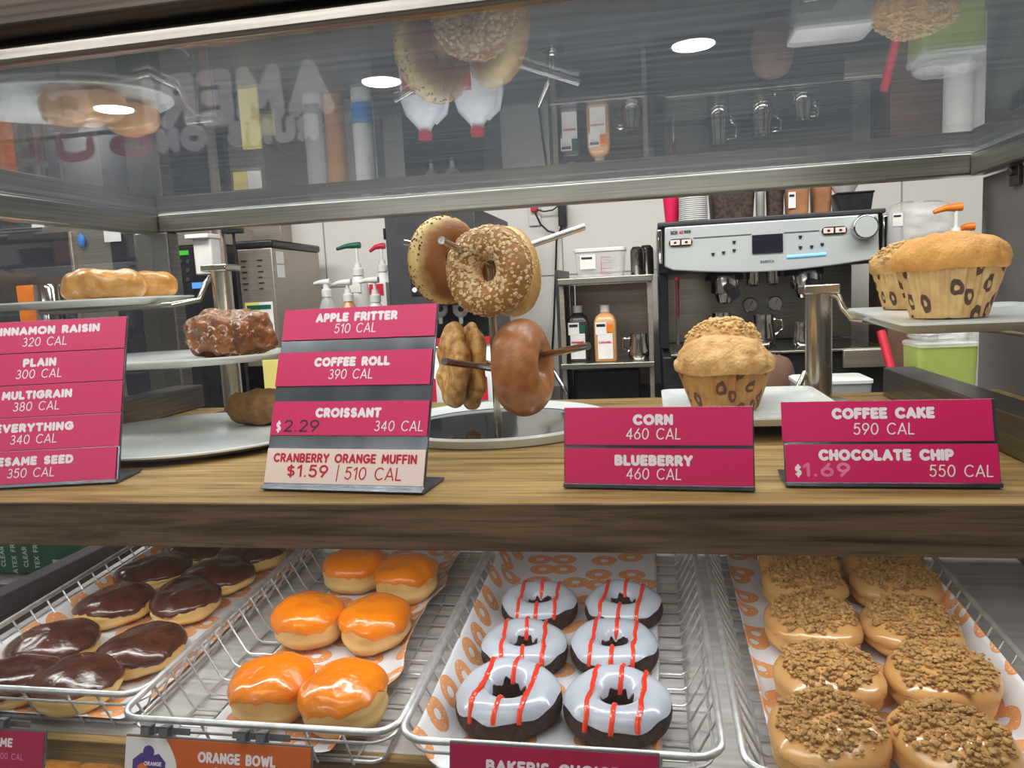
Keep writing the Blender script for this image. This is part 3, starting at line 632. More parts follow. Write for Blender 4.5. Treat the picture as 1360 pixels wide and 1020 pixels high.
# --- orange-iced donuts
def orange_proto(seed):
    t = thing('filled_donut', 'x', 'donut', group='orange-iced donuts in the second basket')
    blob(.044, .042, .050, seed, .10, waist=.05, e=.64).build('dough', dough_yeast, t, local=True)
    cap(.044, .042, .050, seed, 1.36, .30, .10, d=.0016, waist=.05, e=.64, drips=5).build('orange_icing', orange_ice, t, local=True)
    return t
og = [(474, 757, 'left', 'back'), (541, 768, 'right', 'back'), (414, 824, 'left', 'middle'), (500, 829, 'right', 'middle'), (364, 915, 'left', 'front'), (459, 928, 'right', 'front')]
protos = [orange_proto(11), orange_proto(12), orange_proto(13)]
for i, (x, y, s, r) in enumerate(og):
    p = plane_pt(x, y, .025); p.z -= .024
    place(protos[i % 3], p, R.uniform(0, 6), 'orange-iced filled donut, %s one of the %s row' % (s, r), i < 3)

# --- white-iced chocolate rings with red drizzle
def ring_proto(seed):
    t = thing('ring_donut', 'x', 'donut', group='drizzled chocolate ring donuts in the third basket')
    Rm, rx, rz_ = .0300, .0160, .0165
    torus(Rm, rx, rz_, seed, .2).build('dough', choc_cake, t, local=True)
    def fn(u, v):
        p = 2 * pi * u
        w1 = .42 * noise.noise(Vector((cos(p) * 2, sin(p) * 2, seed))); w2 = .5 * noise.noise(Vector((cos(p) * 2.5, sin(p) * 2.5, seed + 9)))
        a0 = .42 + w1 * .8; a1 = pi - .38 + w2
        if v < .08: a = a0; d = -.001 + .0026 * v / .08
        elif v > .92: a = a1; d = -.001 + .0026 * (1 - v) / .08
        else: a = a0 + (a1 - a0) * (v - .08) / .84; d = .0016
        return torus_pt(Rm, rx, rz_, a, p, seed, .2, 24, d)
    MB().grid(fn, 60, 22, True, False).build('white_icing', white_ice, t, local=True)
    rr = random.Random(seed); slope = (.02, .25, -.05)[seed % 3]
    for k, x0 in enumerate((-.021, .001, .022)):
        runs = []; cur = []
        for j in range(61):
            y = -.048 + .096 * j / 60; x = x0 + slope * y + .0018 * noise.noise(Vector((y * 70, k, seed)))
            rho = sqrt(x * x + y * y); q = (rho - Rm) / (rx + .0016)
            if abs(q) < .985:
                n0 = nz((x, y, rz_ * 1.9), 24, seed) * .2 * rx
                z = rz_ + (rz_ + .0018 + n0) * sqrt(max(0, 1 - q * q)); cur.append((x, y, z))
            elif cur: runs.append(cur); cur = []
        if cur: runs.append(cur)
        for r_ in runs:
            if len(r_) > 3: MB().tube(r_, [.0020 + .0013 * abs(noise.noise(Vector((j * .3, k, seed)))) for j in range(len(r_))], 8).build('red_drizzle', red_ice, t, local=True)
    return t
rg = [(717, 805, 'left', 'back'), (827, 806, 'right', 'back'), (697, 862, 'left', 'middle'), (816, 862, 'right', 'middle'), (675, 930, 'left', 'front'), (820, 940, 'right', 'front')]
protos = [ring_proto(21), ring_proto(22), ring_proto(23)]
for i, (x, y, s, r) in enumerate(rg):
    p = plane_pt(x, y, .018); p.z -= .017
    place(protos[i % 3], p, R.uniform(-.15, .15), 'white-iced chocolate ring with red drizzle, %s one of the %s row' % (s, r), i < 3, (1.0, 1.0, 1.02, 1.02, 1.12, 1.1)[i])

# --- crumb-topped donuts
def crumb_proto(seed):
    t = thing('crumb_donut', 'x', 'donut', group='crumb-topped donuts in the rightmost basket')
    rx, ry, h, E = .049, .046, .043, .8
    blob(rx, ry, h, seed, .09, E, waist=.04).build('dough', dough_crumb, t, local=True)
    cap(rx, ry, h, seed, 1.42, .18, .09, E, d=.0016, waist=.04).build('tan_glaze', tan_ice, t, local=True)
    rr = random.Random(seed); mb = MB()
    for k in range(520):
        tt = math.asin(min(.93, (.84 * sqrt(rr.random())) ** (1 / E))) ; p = rr.random() * 6.283
        tt *= 1 + .2 * noise.noise(Vector((cos(p) * 2, sin(p) * 2, seed)))
        q = blob_pt(rx, ry, h, max(tt, .02), p, seed, .09, E, d=.0022 + .0034 * rr.random() ** 2, waist=.04)
        lump(mb, q, rr.choice((.0014, .0018, .0022, .0026, .0034)), rr, .75)
    c = mb.build('crumb_topping', crumb_m, t, smooth=False, local=True); c['kind'] = 'stuff'
    return t
cr = [(1060, 752, 'left', 0), (1172, 752, 'right', 0), (1068, 783, 'left', 1), (1190, 783, 'right', 1), (1077, 834, 'left', 2), (1209, 842, 'right', 2), (1100, 905, 'left', 3), (1250, 908, 'right', 3), (1098, 985, 'left', 4), (1262, 998, 'right', 4)]
protos = [crumb_proto(31), crumb_proto(32), crumb_proto(33)]
for i, (x, y, s, r) in enumerate(cr):
    p = plane_pt(x, y, .022); p.z -= .021
    place(protos[i % 3], p, R.uniform(0, 6), 'crumb-topped tan donut in rightmost basket, %s one of the %s' % (s, RN5[r]), i < 3, 1.05)

# ================================================================== WIRE BASKETS, PAPER, BASKET TAGS
BW, BL_, BD = .268, .53, .045
def basket(cx, y0, label):
    t = thing('wire_basket', label, 'basket', (cx, y0, rimz(y0)), group='chrome wire baskets')
    t.rotation_euler = (TILT, 0, 0)
    w = BW / 2; rc = .022
    def loop(hw, ya, yb, z, rc):
        pts = []
        for (x, y, a) in ((hw - rc, ya + rc, -90), (hw - rc, yb - rc, 0), (-hw + rc, yb - rc, 90), (-hw + rc, ya + rc, 180)):
            pts += [(x + rc * cos(radians(a + k * 18)), y + rc * sin(radians(a + k * 18)), z) for k in range(6)]
        return pts
    MB().tube(loop(w, 0, BL_, 0, rc), .0032, 10, True).build('rim', wire_m, t, local=True)
    MB().tube(loop(w - .006, .004, BL_ - .004, -.014, rc), .0014, 8, True).build('rim_wire', wire_m, t, local=True)
    MB().tube(loop(w - .022, .02, BL_ - .02, -BD, .012), .0018, 8, True).build('bottom_hoop', wire_m, t, local=True)
    n = 19
    for i in range(n):
        y = .026 + (BL_ - .052) * i / (n - 1)
        MB().tube([(-w, y, .001), (-w + .004, y, -.008), (-w + .020, y, -BD + .004), (-w + .026, y, -BD), (w - .026, y, -BD), (w - .020, y, -BD + .004), (w - .004, y, -.008), (w, y, .001)], .0012, 6).build('cross_wire', wire_m, t, local=True)
    for x in (-.085, -.05, 0, .05, .085):
        MB().tube([(x, .0, .001), (x, .004, -.008), (x, .018, -BD - .002), (x, BL_ - .018, -BD - .002), (x, BL_ - .004, -.008), (x, BL_, .001)], .0014, 6).build('long_wire', wire_m, t, local=True)
    return t
basket(-.628, .605, 'chrome wire basket of chocolate-iced donuts, leftmost of four')
basket(-.359, .572, 'chrome wire basket of orange-iced donuts, second from left')
basket(-.086, .566, 'chrome wire basket of white ring donuts, third from left')
basket(.197, .553, 'chrome wire basket of crumb-topped donuts, rightmost of four')

def liner(cx, y0, prof, ya, yb, label, seed, edge=0.0, curl=0.0):
    """prof: list of (x, z) across the basket; wrinkled sheet lying on the bottom wires"""
    M = Matrix.Translation((cx, y0, rimz(y0))) @ ROT
    L = [0]
    for (a, b), (c, d) in zip(prof, prof[1:]): L.append(L[-1] + sqrt((c - a) ** 2 + (d - b) ** 2))
    T = L[-1]
    def fn(u, v):
        s = u * T; k = 0
        while k < len(L) - 2 and s > L[k + 1]: k += 1
        f = (s - L[k]) / (L[k + 1] - L[k]); x = prof[k][0] + f * (prof[k + 1][0] - prof[k][0]); z = prof[k][1] + f * (prof[k + 1][1] - prof[k][1])
        y = ya + (yb - ya) * v
        ex = max(0, (u - .8) / .2); x += ex * edge * noise.noise(Vector((0, y * 11, seed)))
        z += .0016 * abs(noise.noise(Vector((x * 22, y * 22, seed)))) + ex ** 2 * curl * (.5 + noise.noise(Vector((1, y * 9, seed))))
        fe = max(0, 1 - (y - ya) / .03); z += .007 * fe ** 2
        return M @ Vector((x, y, z))
    mb = MB(); mb.grid(fn, 46, 60, uvf=lambda u, v: (u * T + seed * .37, (yb - ya) * v), flip=True)
    o = mb.build('deli_paper', paper_m, None, angle=180)
    sm_ = o.modifiers.new('thickness', 'SOLIDIFY'); sm_.thickness = .0002
    tag(o, label, 'paper liner', 'printed paper liners in the baskets')
z0 = -BD + .0022
liner(-.628, .605, [(-.126, -.016), (-.110, -.038), (-.100, z0), (.1, z0), (.107, z0 + .004)], .012, .50, 'orange-printed white paper under the chocolate-iced donuts', 1)
liner(-.359, .572, [(-.078, z0 + .001), (-.07, z0), (.05, z0), (.068, z0 + .001), (.082, z0 + .010)], .015, .50, 'orange-printed white paper under the orange-iced donuts', 2, .022, .012)
liner(-.086, .566, [(-.127, -.010), (-.112, -.036), (-.103, z0), (.085, z0)], .012, .50, 'orange-printed white paper under the white ring donuts', 3)
liner(.197, .553, [(-.104, z0 + .012), (-.098, z0 + .003), (-.09, z0), (.1, z0), (.11, -.036), (.1255, -.012)], .0, .50, 'orange-printed white paper under the crumb-topped donuts', 4, .004, .004)

def basket_tag(label, TL, TR, Y, h, card, lines, logo=False, clips=True):
    a = at_y(*TL, Y); b = at_y(*TR, Y); u = b - a; u.z = 0; w = u.length; u.normalize()
    v = Vector((0, .26, 1)).normalized(); z = a.z
    t = thing('basket_tag', label, 'price tag', (a + b) / 2, group='name tags clipped to the baskets')
    o = Vector((a.x, Y, z)) - v * h
    M = frame(o, u, v)
    MB().box((0, 0, -.0025), (w, h, 0), M).build('tag_holder', grey_rub, t, bev=.0005)
    c = MB().box((.001, .001, .0001), (w - .001, h - .0015, .001), M).build('tag_card', card, t)
    for (s, fx, y, th, tw, wt, im, nm) in lines:
        mb = MB(); letters(mb, s, fx * w, h - y, th, tw, wt, M, z=.0013); mb.build(nm, im, c, smooth=False)
    if logo:
        pts = [(.001, .001)] + [(.040 + .012 * sin(k / 10 * pi), .001 + (h - .0025) * k / 10) for k in range(11)] + [(.001, h - .0015)]
        MB().prism(pts, .0011, .0014, M).build('logo_field', label_w, c)
        lg = MB(); cx, cy = .025, h - .024
        lg.prism([(cx - .016, cy + .004), (cx - .008, cy + .010), (cx, cy + .007), (cx + .009, cy + .010), (cx + .016, cy + .003), (cx + .015, cy - .010), (cx + .008, cy - .014), (cx - .009, cy - .014), (cx - .016, cy - .010)], .0015, .0018, M)
        lg.cyl(M @ Vector((cx - .001, cy + .011, .0015)), M @ Vector((cx - .001, cy + .011, .0018)), .0055, n=16)
        lg.build('emblem', purple_m, c, smooth=False)
        MB().cyl(M @ Vector((cx - .006, cy - .004, .0019)), M @ Vector((cx - .006, cy - .004, .0022)), .0055, n=16).build('emblem_orange', orange_print, c, smooth=False)
        mb = MB(); letters(mb, 'ORANGE', cx + .004, cy + .0015, .0035, .017, .0004, M, z=.0022); letters(mb, 'BOWL', cx + .005, cy - .0065, .0035, .013, .0004, M, z=.0022); mb.build('emblem_lettering', ink_white, c, smooth=False)
    if clips:
        cb = MB()
        for f in (.10, .20, .62, .72):
            x = f * w; cb.box((x, h - .004, -.004), (x + .008, h + .010, -.0026), M); cb.box((x, h + .008, -.004), (x + .008, h + .010, .006), M); cb.box((x, h + .002, .0045), (x + .008, h + .010, .006), M)
        cb.box((.016, h - .001, -.0095), (.32 * w, h + .005, -.0085), M); cb.box((.55 * w, h - .001, -.0095), (.86 * w, h + .005, -.0085), M)
        cb.build('clip', grey_rub, t, bev=.0006)
    return t
basket_tag('orange tag reading Orange Bowl with a purple emblem, hanging from second basket', (168, 975), (415, 990), .552, .055, orange_card,
    [('ORANGE BOWL', .61, .0145, .0092, .073, .0011, ink_white, 'product_name'), ('330 CAL', .61, .0265, .0088, .042, .0005, ink_white, 'calorie_count')], True)
basket_tag("dark magenta tag reading Baker's Choice, hanging from third basket", (597, 984), (876, 1004), .549, .05, deep_pink,
    [("BAKER'S CHOICE", .5, .0165, .0095, .106, .0012, ink_white, 'product_name')], clips=False)
basket_tag('dark magenta tag at lower left corner, hanging from leftmost basket', (-150, 957), (60, 962), .585, .055, deep_pink,
    [('BOSTON KREME', .58, .0125, .0085, .085, .001, ink_white, 'product_name'), ('300 CAL', .80, .025, .006, .03, .0004, ink_faded, 'calorie_count')], clips=True)

# lower donuts under the tray shelf
def brown_proto():
    t = blob(.043, .043, .04, 61, .05, waist=.04); return t.build('glazed_donut', stick_m, None)
proto = brown_proto(); n_ = 0
for (x, y, w) in ((40, 1012, 'far left'), (95, 1010, 'second from left'), (150, 1008, 'third from left'), (455, 1006, 'below the gap left of third basket, left one'), (525, 1008, 'below the gap left of third basket, right one')):
    p = at_z(x, y, ZC - .55); o = proto if n_ == 0 else copy_tree(proto); n_ += 1
    o.location = (p.x, .72 + .0 * p.y, ZC - .579); 
    tag(o, 'plain brown donut on the lower shelf, ' + w, 'donut', 'plain donuts on the lower shelf')

# ================================================================== LEFT PLATE STAND
pl = at_z(312, 552, SH); pl.z = SH
st = thing('plate_stand', 'three tier steel stand with white oval plates at left', 'plate stand', pl)
topz = at_y(290, 352, pl.y).z
pb = MB(); pb.lathe([(.04, SH + .001), (.04, SH + .004), (.016, SH + .008), (.0145, SH + .01), (.0145, topz - .01)], 28, Matrix.Translation((pl.x, pl.y, 0))); pb.build('pole', stand_m, st)
bx('pole_cap', stand_m, (pl.x - .021, pl.y - .021, topz - .01), (pl.x + .021, pl.y + .021, topz), st, .002)
def plate(cx, cy, z, r, ry, nm='plate'):
    mb = MB(); mb.lathe([(r * .80, z - .006), (r * .86, z - .006), (r, z + .002), (r, z + .004), (r * .985, z + .0045), (r * .86, z), (.001, z)], 64, Matrix.Translation((cx, cy, 0)) @ Matrix.Diagonal((1, ry / r, 1, 1)))
    return mb.build(nm, white_pl, st)
c1 = at_y(112, 403, 1.02); plate(c1.x, 1.02, c1.z, .170, .115)
c2 = at_y(226, 476, .915); plate(c2.x, .915, c2.z, .165, .105)
c3 = at_z(258, 577, SH + .008); plate(c3.x, c3.y, SH + .008, .168, .155)
for c, sx in ((c1, 1), (c2, 1)):
    ar = MB(); ar.tube([(pl.x - .013, pl.y - .006, c.z + .03), (pl.x - .02, pl.y - .012, c.z + .02), (pl.x - .022, pl.y - .03, c.z - .004), (pl.x - .03, pl.y - .08, c.z - .009), (c.x + .03, c.y, c.z - .0105), (c.x - .08, c.y, c.z - .0105)], .0042, 10)
    ar.build('plate_arm', stand_m, st)

def rough_pastry(name, label, mesh_m, center, rx, ry, h, rz, seed, amp, freq, flecks, flm, e=.6, cat='pastry'):
    t = thing(name, label, cat, center, rz)
    M = Matrix.Identity(4)
    mb = MB(); mb.grid(lambda u, v: blob_pt(rx, ry, h, pi * (.001 + .998 * u), 2 * pi * v, seed, amp, e, freq), 44, 64, False, True)
    o = mb.build('crust', mesh_m, t, local=True, angle=60)
    if flecks:
        rr = random.Random(seed); fb = MB()
        for k in range(flecks):
            tt = math.acos(rr.uniform(-.55, .95)); p = rr.random() * 6.283
            q = blob_pt(rx, ry, h, tt, p, seed, amp, e, freq, d=.0002); q2 = blob_pt(rx, ry, h, tt + .05, p, seed, amp, e, freq); q3 = blob_pt(rx, ry, h, tt, p + .08, seed, amp, e, freq)
            n = (q2 - q).cross(q3 - q); n = n.normalized() if n.length > 1e-9 else Vector((0, 0, 1))
            for s_ in range(rr.randint(1, 4)): lump(fb, q + (q2 - q) * rr.uniform(-1, 1) * .6 + (q3 - q) * rr.uniform(-1, 1) * .6, rr.uniform(.0009, .0026), rr, .22, n)
        f_ = fb.build('sugar_glaze', flm, t, local=True); f_['kind'] = 'stuff'
    return t
q = at_y(141, 396, .98); rough_pastry('glazed_pastry', 'long golden glazed roll at front of the top plate', stick_m, (q.x, .98, c1.z + .001), .062, .036, .046, .1, 41, .12, 24, 0, None)
q = at_y(203, 392, 1.065); rough_pastry('glazed_pastry', 'golden glazed roll partly behind another on the top plate', stick_m, (q.x, 1.065, c1.z + .001), .044, .034, .044, -.2, 42, .13, 24, 0, None)
q = at_y(312, 464, .91); rough_pastry('apple_fritter', 'dark brown lumpy apple fritter on the middle plate', fritter_m, (q.x, .91, c2.z + .001), .059, .045, .056, .15, 43, .24, 34, 0, None)
q = at_z(352, 558, SH + .012); rough_pastry('croissant', 'dull brown croissant on the bottom plate behind the tall sign', croiss_m, (q.x, q.y, SH + .009), .050, .034, .046, .1, 44, .13, 34, 0, None)

# ================================================================== BAGEL STAND
hub = at_z(662, 567, SH); HX, HY = hub.x, hub.y
hb = thing('bagel_stand', 'steel pole stand with pegs holding bagels over a round pan', 'bagel stand', (HX, HY, SH))
MS = Matrix.Translation((HX, HY, SH))
MB().lathe([(.002, .003), (.118, .003), (.119, .005), (.002, .0055)], 64, MS, cap=False).build('mirror_pan', mirror_m, hb)
MB().lathe([(.112, .001), (.136, .001), (.140, .010), (.139, .0125), (.134, .012), (.122, .005), (.118, .0055)], 72, MS, cap=False).build('pan_rim', white_pl, hb)
zt = at_y(655, 335, HY).z
MB().cyl((HX, HY, SH + .0056), (HX, HY, zt), .0052, n=16).build('pole', stand_m, hb)
def peg(px0, px1, Y1, Y0=None):
    a = at_y(*px0, HY if Y0 is None else Y0); a.x = HX if Y0 is None else a.x; b = at_y(*px1, Y1)
    MB().cyl(a, b, .0042, n=14).build('peg', chrome, hb); return a, b
P1 = peg((655, 352), (586, 319), .765)
P2 = peg((655, 344), (776, 301), .96)
P3 = peg((655, 346), (538, 322), .97)
P4 = peg((660, 490), (590, 480), .80)
P5 = peg((660, 485), (782, 459), .83)
P6 = peg((660, 486), (570, 460), 1.0)

def bagel(name, label, center, axis, Rm, rx, rz_, m, seed, amp=.08, topping=None, tm=None, tn=0, tr=(.001, .002), group='bagels on the peg stand', sq=.35, fr=20):
    t = thing(name, label, 'bagel', center, group=group)
    t.rotation_mode = 'QUATERNION'; t.rotation_quaternion = Vector(axis).normalized().to_track_quat('Z', 'Y')
    mb = MB(); mb.grid(lambda u, v: torus_pt(Rm, rx, rz_, 2 * pi * v, 2 * pi * u, seed, amp, fr, 0, 0), 80, 40, True, True)
    mb.build('crust', m, t, local=True, angle=180)
    if topping:
        rr = random.Random(seed); tb = MB()
        for k in range(tn):
            a = rr.uniform(-.5, pi + .1); p = rr.random() * 6.283
            q = torus_pt(Rm, rx, rz_, a, p, seed, amp, fr, .0003, 0); n = Vector((cos(a) * cos(p) / rx, cos(a) * sin(p) / rx, sin(a) / rz_)).normalized()
            lump(tb, q, rr.uniform(*tr), rr, sq, n)
        o = tb.build(topping, tm, t, local=True, smooth=True, angle=60); o['kind'] = 'stuff'
    return t
def mixp(P, f): return P[0] + (P[1] - P[0]) * f
c = at_y(650, 360, .83); bagel('bagel', 'oat-crusted multigrain bagel facing front, upper middle of the stand', c, (-.24, -1, .10), .0310, .0200, .0215, bagel_multi, 51, .18, 'oat_topping', oat_m, 1000, (.0008, .0031))
c = at_y(592, 346, .91); bagel('bagel', 'pale golden everything bagel seen edge-on, upper left of the stand', c, (-.86, .5, .05), .0310, .0235, .0205, bagel_gold, 52, .1, 'seed_topping', poppy_m, 900, (.0008, .0019))
c = at_y(676, 361, .925); bagel('bagel', 'sesame bagel peeking out right behind the multigrain bagel', c, (.75, .62, .1), .0310, .0245, .0220, bagel_gold, 53, .1, 'sesame_topping', seed_m, 700, (.0008, .0015))
c = at_y(695, 487, .865); bagel('bagel', 'smooth brown bagel seen edge-on, lower right of the stand', c, (.99, -.13, .05), .0310, .0260, .0270, bagel_brown, 54, .12)
c = at_y(614, 485, .93)
t = thing('bagel', 'lumpy sliced cheese bagel seen edge-on, lower left of the stand', 'bagel', c, group='bagels on the peg stand')
t.rotation_mode = 'QUATERNION'; t.rotation_quaternion = Vector((-.88, -.47, .05)).to_track_quat('Z', 'Y')
for nm, zc, rz_, Rm, sd in (('top_half', .0118, .0135, .0290, 55), ('bottom_half', -.0118, .0105, .0305, 58)):
    mb = MB(); mb.grid(lambda u, v: torus_pt(Rm, .0245, rz_, 2 * pi * v, 2 * pi * u, sd, .24, 40, 0, zc), 90, 40, True, True)
    mb.build(nm, bagel_cheese, t, local=True, angle=180)

# ================================================================== MUFFIN STAND
mp_ = at_z(1087, 535, SH); mx_, my_ = mp_.x, mp_.y
ms = thing('muffin_stand', 'steel post stand with two white square trays at right', 'tray stand', (mx_, my_, SH))
tz = at_y(1088, 378, my_).z
MB().lathe([(.036, SH + .001), (.036, SH + .004), (.017, SH + .006), (.0165, tz - .012)], 28, Matrix.Translation((mx_, my_, 0))).build('pole', stand_m, ms)
bx('pole_cap', stand_m, (mx_ - .022, my_ - .022, tz - .012), (mx_ + .022, my_ + .022, tz), ms, .002)
def tray(pts, z, thick=.006, nm='tray'):
    def ring(s, zz): 
        c = sum((Vector(p) for p in pts), Vector((0, 0))) / 4
        out = []
        for i in range(4):
            a = Vector(pts[i]); 
            for j in (-1, 0, 1):
                d = (Vector(pts[(i + (1 if j > 0 else -1)) % 4]) - a) if j else Vector((0, 0))
                if j: d.normalize()
                q = a + d * .012 if j else a + ((Vector(pts[(i + 1) % 4]) - a).normalized() + (Vector(pts[i - 1]) - a).normalized()) * .0035
                out.append(((q - c) * s + c).to_3d() + Vector((0, 0, zz)))
        return out
    rings = [ring(.90, z - thick), ring(.94, z - thick), ring(1.0, z + .002), ring(1.0, z + .004), ring(.985, z + .004), ring(.93, z), ring(.5, z), ring(.01, z)]
    vs = [p for r in rings for p in r]; n = 12; fs = [tuple(range(n - 1, -1, -1))]
    for i in range(len(rings) - 1):
        for j in range(n): fs.append((i * n + j, i * n + (j + 1) % n, (i + 1) * n + (j + 1) % n, (i + 1) * n + j))
    fs.append(tuple((len(rings) - 1) * n + j for j in range(n)))
    return MB().add(vs, fs).build(nm, white_pl, ms)
UZ = ZC - .050
a = at_z(1115, 403, UZ); b = at_z(1172, 437, UZ)
tray([(.215, .70), (.452, .70), (.452, 1.06), (.25, 1.06)], UZ)
LZ = SH + .022
tray([(.012, .80), (.205, .80), (.205, 1.035), (.012, 1.035)], LZ)
ar = MB(); ar.tube([(mx_ + .013, my_ - .008, UZ + .024), (mx_ + .022, my_ - .012, UZ + .020), (mx_ + .026, my_ - .016, UZ + .006), (mx_ + .036, my_ - .022, UZ - .008), (mx_ + .05, my_ - .03, UZ - .0108), (.28, .95, UZ - .0108), (.33, .8, UZ - .0105), (.33, .73, UZ - .0105)], .0046, 10); ar.build('tray_arm', stand_m, ms)
ar = MB(); ar.tube([(mx_ - .016, my_, LZ + .02), (mx_ - .03, my_ - .01, LZ - .004), (mx_ - .05, my_ - .03, LZ - .0105), (.1, .86, LZ - .0105)], .0042, 10); ar.build('tray_arm', stand_m, ms)

def muffin(label, c, Rt, h, cup, crust, seed, dome, crumbs=0, cm=None, crack=.35, rex=.80):
    t = thing('muffin', label, 'muffin', c, group='muffins on the square trays')
    rb, rt = Rt * .64, Rt * .89; hc = h * .58
    def warp(p, th, i):
        k = 1 + (.030 * sin(th * 38) + .016 * sin(th * 23 + seed)) * (.3 + .7 * min(1, i / 8))
        zz = p.z + (.0035 * noise.noise(Vector((cos(th) * 4, sin(th) * 4, seed))) if i >= 8 else 0)
        return Vector((p.x * k, p.y * k, zz))
    prof = [(rb * .2, 0.0005), (rb * .98, 0.0005)] + [(rb + (rt - rb) * k / 9, hc * k / 9 + .001) for k in range(10)]
    MB().lathe(prof, 190, None, warp, True, cap=False).build('paper_cup', cup, t, local=True, angle=180)
    def fn(u, v):
        p = 2 * pi * v
        if u < .22: k = u / .22; r = rt * .9 + (Rt - rt * .9) * sin(k * pi / 2); z = hc * .93 + .002 - .004 * sin(k * pi) + .008 * k
        else:
            k = (u - .22) / .78; r = Rt * cos(k * pi / 2) ** rex ; z = hc * .93 + .010 + (h - hc) * dome * sin(k * pi / 2) ** 1.15
        q = Vector((r * cos(p), r * sin(p), z)); w = nz(q, 34, seed) * .06 * Rt + nz(q, 90, seed) * .022 * Rt - crack * max(0, .12 - abs(nz(q, 26, seed + 3))) * Rt
        return q * 1.0 + Vector((cos(p) * w * min(1, r / Rt * 1.5), sin(p) * w * min(1, r / Rt * 1.5), w * .7))
    MB().grid(fn, 34, 72, False, True, flip=False).build('muffin_top', crust, t, local=True, angle=180)
    if crumbs:
        rr = random.Random(seed); mb = MB()
        for k in range(crumbs):
            q = fn(.34 + .64 * rr.random() ** .8, rr.random()); lump(mb, q + Vector((0, 0, .0015)), rr.uniform(.0012, .0036), rr, .8)
        o = mb.build('streusel', cm, t, local=True, smooth=False); o['kind'] = 'stuff'
    return t
q = at_z(1276, 424, UZ); muffin('large golden muffin in printed paper cup at front of the upper tray', (q.x, q.y + .032, UZ + .0008), .0535, .086, cup_kraft, muffin_m, 71, .78)
q = at_z(1212, 411, UZ); muffin('crumbly-topped muffin behind the large golden one on upper tray', (q.x, q.y + .01, UZ + .0008), .049, .082, cup_kraft, muffin_corn, 72, .85, 420, streusel)
q = at_z(966, 548, LZ); muffin('speckled golden muffin at front of the lower tray above the Corn sign', (q.x, q.y + .03, LZ + .0008), .057, .078, cup_stained, muffin_corn, 73, 1.0, rex=1.0)
q = at_z(955, 520, LZ); muffin('muffin topped with pale streusel, at back of the lower tray', (q.x, .962, LZ + .0008), .048, .092, cup_stained, muffin_corn, 74, 1.0, 420, streusel)
# ================================================================== BEHIND THE CASE: MACHINES AND SUPPLIES ON THE BACK COUNTER
def ext(x0, y0, x1, y1, Y):
    xm, ym = (x0 + x1) / 2, (y0 + y1) / 2
    return at_y(x0, ym, Y).x, at_y(x1, ym, Y).x, at_y(xm, y1, Y).z, at_y(xm, y0, Y).z
def pbox(name, m, x0, y0, x1, y1, Y, depth, parent=None, bev=.003, floor=None):
    a, b, c, d = ext(x0, y0, x1, y1, Y)
    if floor is not None: c = floor
    return bx(name, m, (a, Y, c), (b, Y + depth, d), parent, bev)
XZ = lambda o: frame(o, (1, 0, 0), (0, 0, 1))         # a vertical plane facing the customer
def word(s, x, y, Y, h, w, wt, m, parent, nm='lettering'):
    p = at_y(x, y, Y); mb = MB(); letters(mb, s, 0, 0, h, w, wt, XZ((p.x, Y, p.z))); return mb.build(nm, m, parent, smooth=False)

# --- espresso machine
EY = 2.45
xa, xb = at_y(874, 330, EY).x, at_y(1177, 310, EY).x
zt_ = at_y(1020, 287, EY).z; zb_ = at_y(1020, 352, EY).z
em = thing('espresso_machine', 'wide silver and black espresso machine with two groups on the back counter', 'espresso machine', ((xa + xb) / 2, 2.7, CT))
bx('body', black_pl, (xa, EY + .03, zb_ - .01), (xb, 2.98, zt_), em, .008)
k = 24; poly = [(xa + .022, zt_ - .014), (xa + .018, zb_ + .012)]
poly += [(xa + .018 + (xb - xa - .036) * i / k, zb_ + .002 - .022 * sin(pi * i / k) + .0) for i in range(1, k)]
poly += [(xb - .018, zb_ + .012), (xb - .022, zt_ - .014)]
MB().prism(poly, 0, .03, frame((0, EY + .03, 0), (1, 0, 0), (0, 0, 1))).build('faceplate', faceplate, em, bev=.004)
bx('top_edge', dark_grey, (xa, EY + .002, zt_ - .012), (xb, EY + .03, zt_ + .002), em, .004)
for x in (xa - .002, xb - .012): bx('side_handle', chrome, (x, EY - .012, zb_ + .02), (x + .014, EY + .03, zt_ - .02), em, .004)
FP = EY - .0015
pbox('display', screen_m, 999, 311, 1040, 336, FP - .003, .003, em, .001)
for (x, y) in ((904, 322), (1108, 306)):
    p = at_y(x, y, FP); w2, h2 = .036, .0115
    ob = MB(); ob.prism([(p.x + sx * (w2 - h2) + h2 * cos(radians(a)), p.z + h2 * sin(radians(a))) for sx, a0 in ((1, -90), (-1, 90)) for a in range(a0, a0 + 181, 20)], -.002, .003, frame((0, FP, 0), (1, 0, 0), (0, 0, 1))); b_ = ob.build('button_frame', black_pl, em)
    for dx in (-.017, .017):
        MB().box((p.x + dx - .0145, FP - .005, p.z - .008), (p.x + dx + .0145, FP - .003, p.z + .008)).build('button', pale_card, b_, bev=.003)
        MB().box((p.x + dx - .004, FP - .0062, p.z - .003), (p.x + dx + .004, FP - .0052, p.z + .003)).build('button_symbol', ink_black, b_)
p = at_y(1147, 302, FP); kb = MB().cyl((p.x, FP - .03, p.z), (p.x, FP, p.z), .036, .038, 36).build('knob', chrome, em, bev=.003)
MB().cyl((p.x, FP - .0315, p.z), (p.x, FP - .0301, p.z), .031, n=32).build('knob_face', faceplate, kb)
for (x0, y0, x1, y1) in ((921, 316, 998, 311), (1041, 309, 1088, 306), (1129, 304, 1134, 304)):
    a = at_y(x0, y0, FP); b = at_y(x1, y1, FP); MB().tube([a, b], .0012, 6).build('trim_line', grey_rub, em)
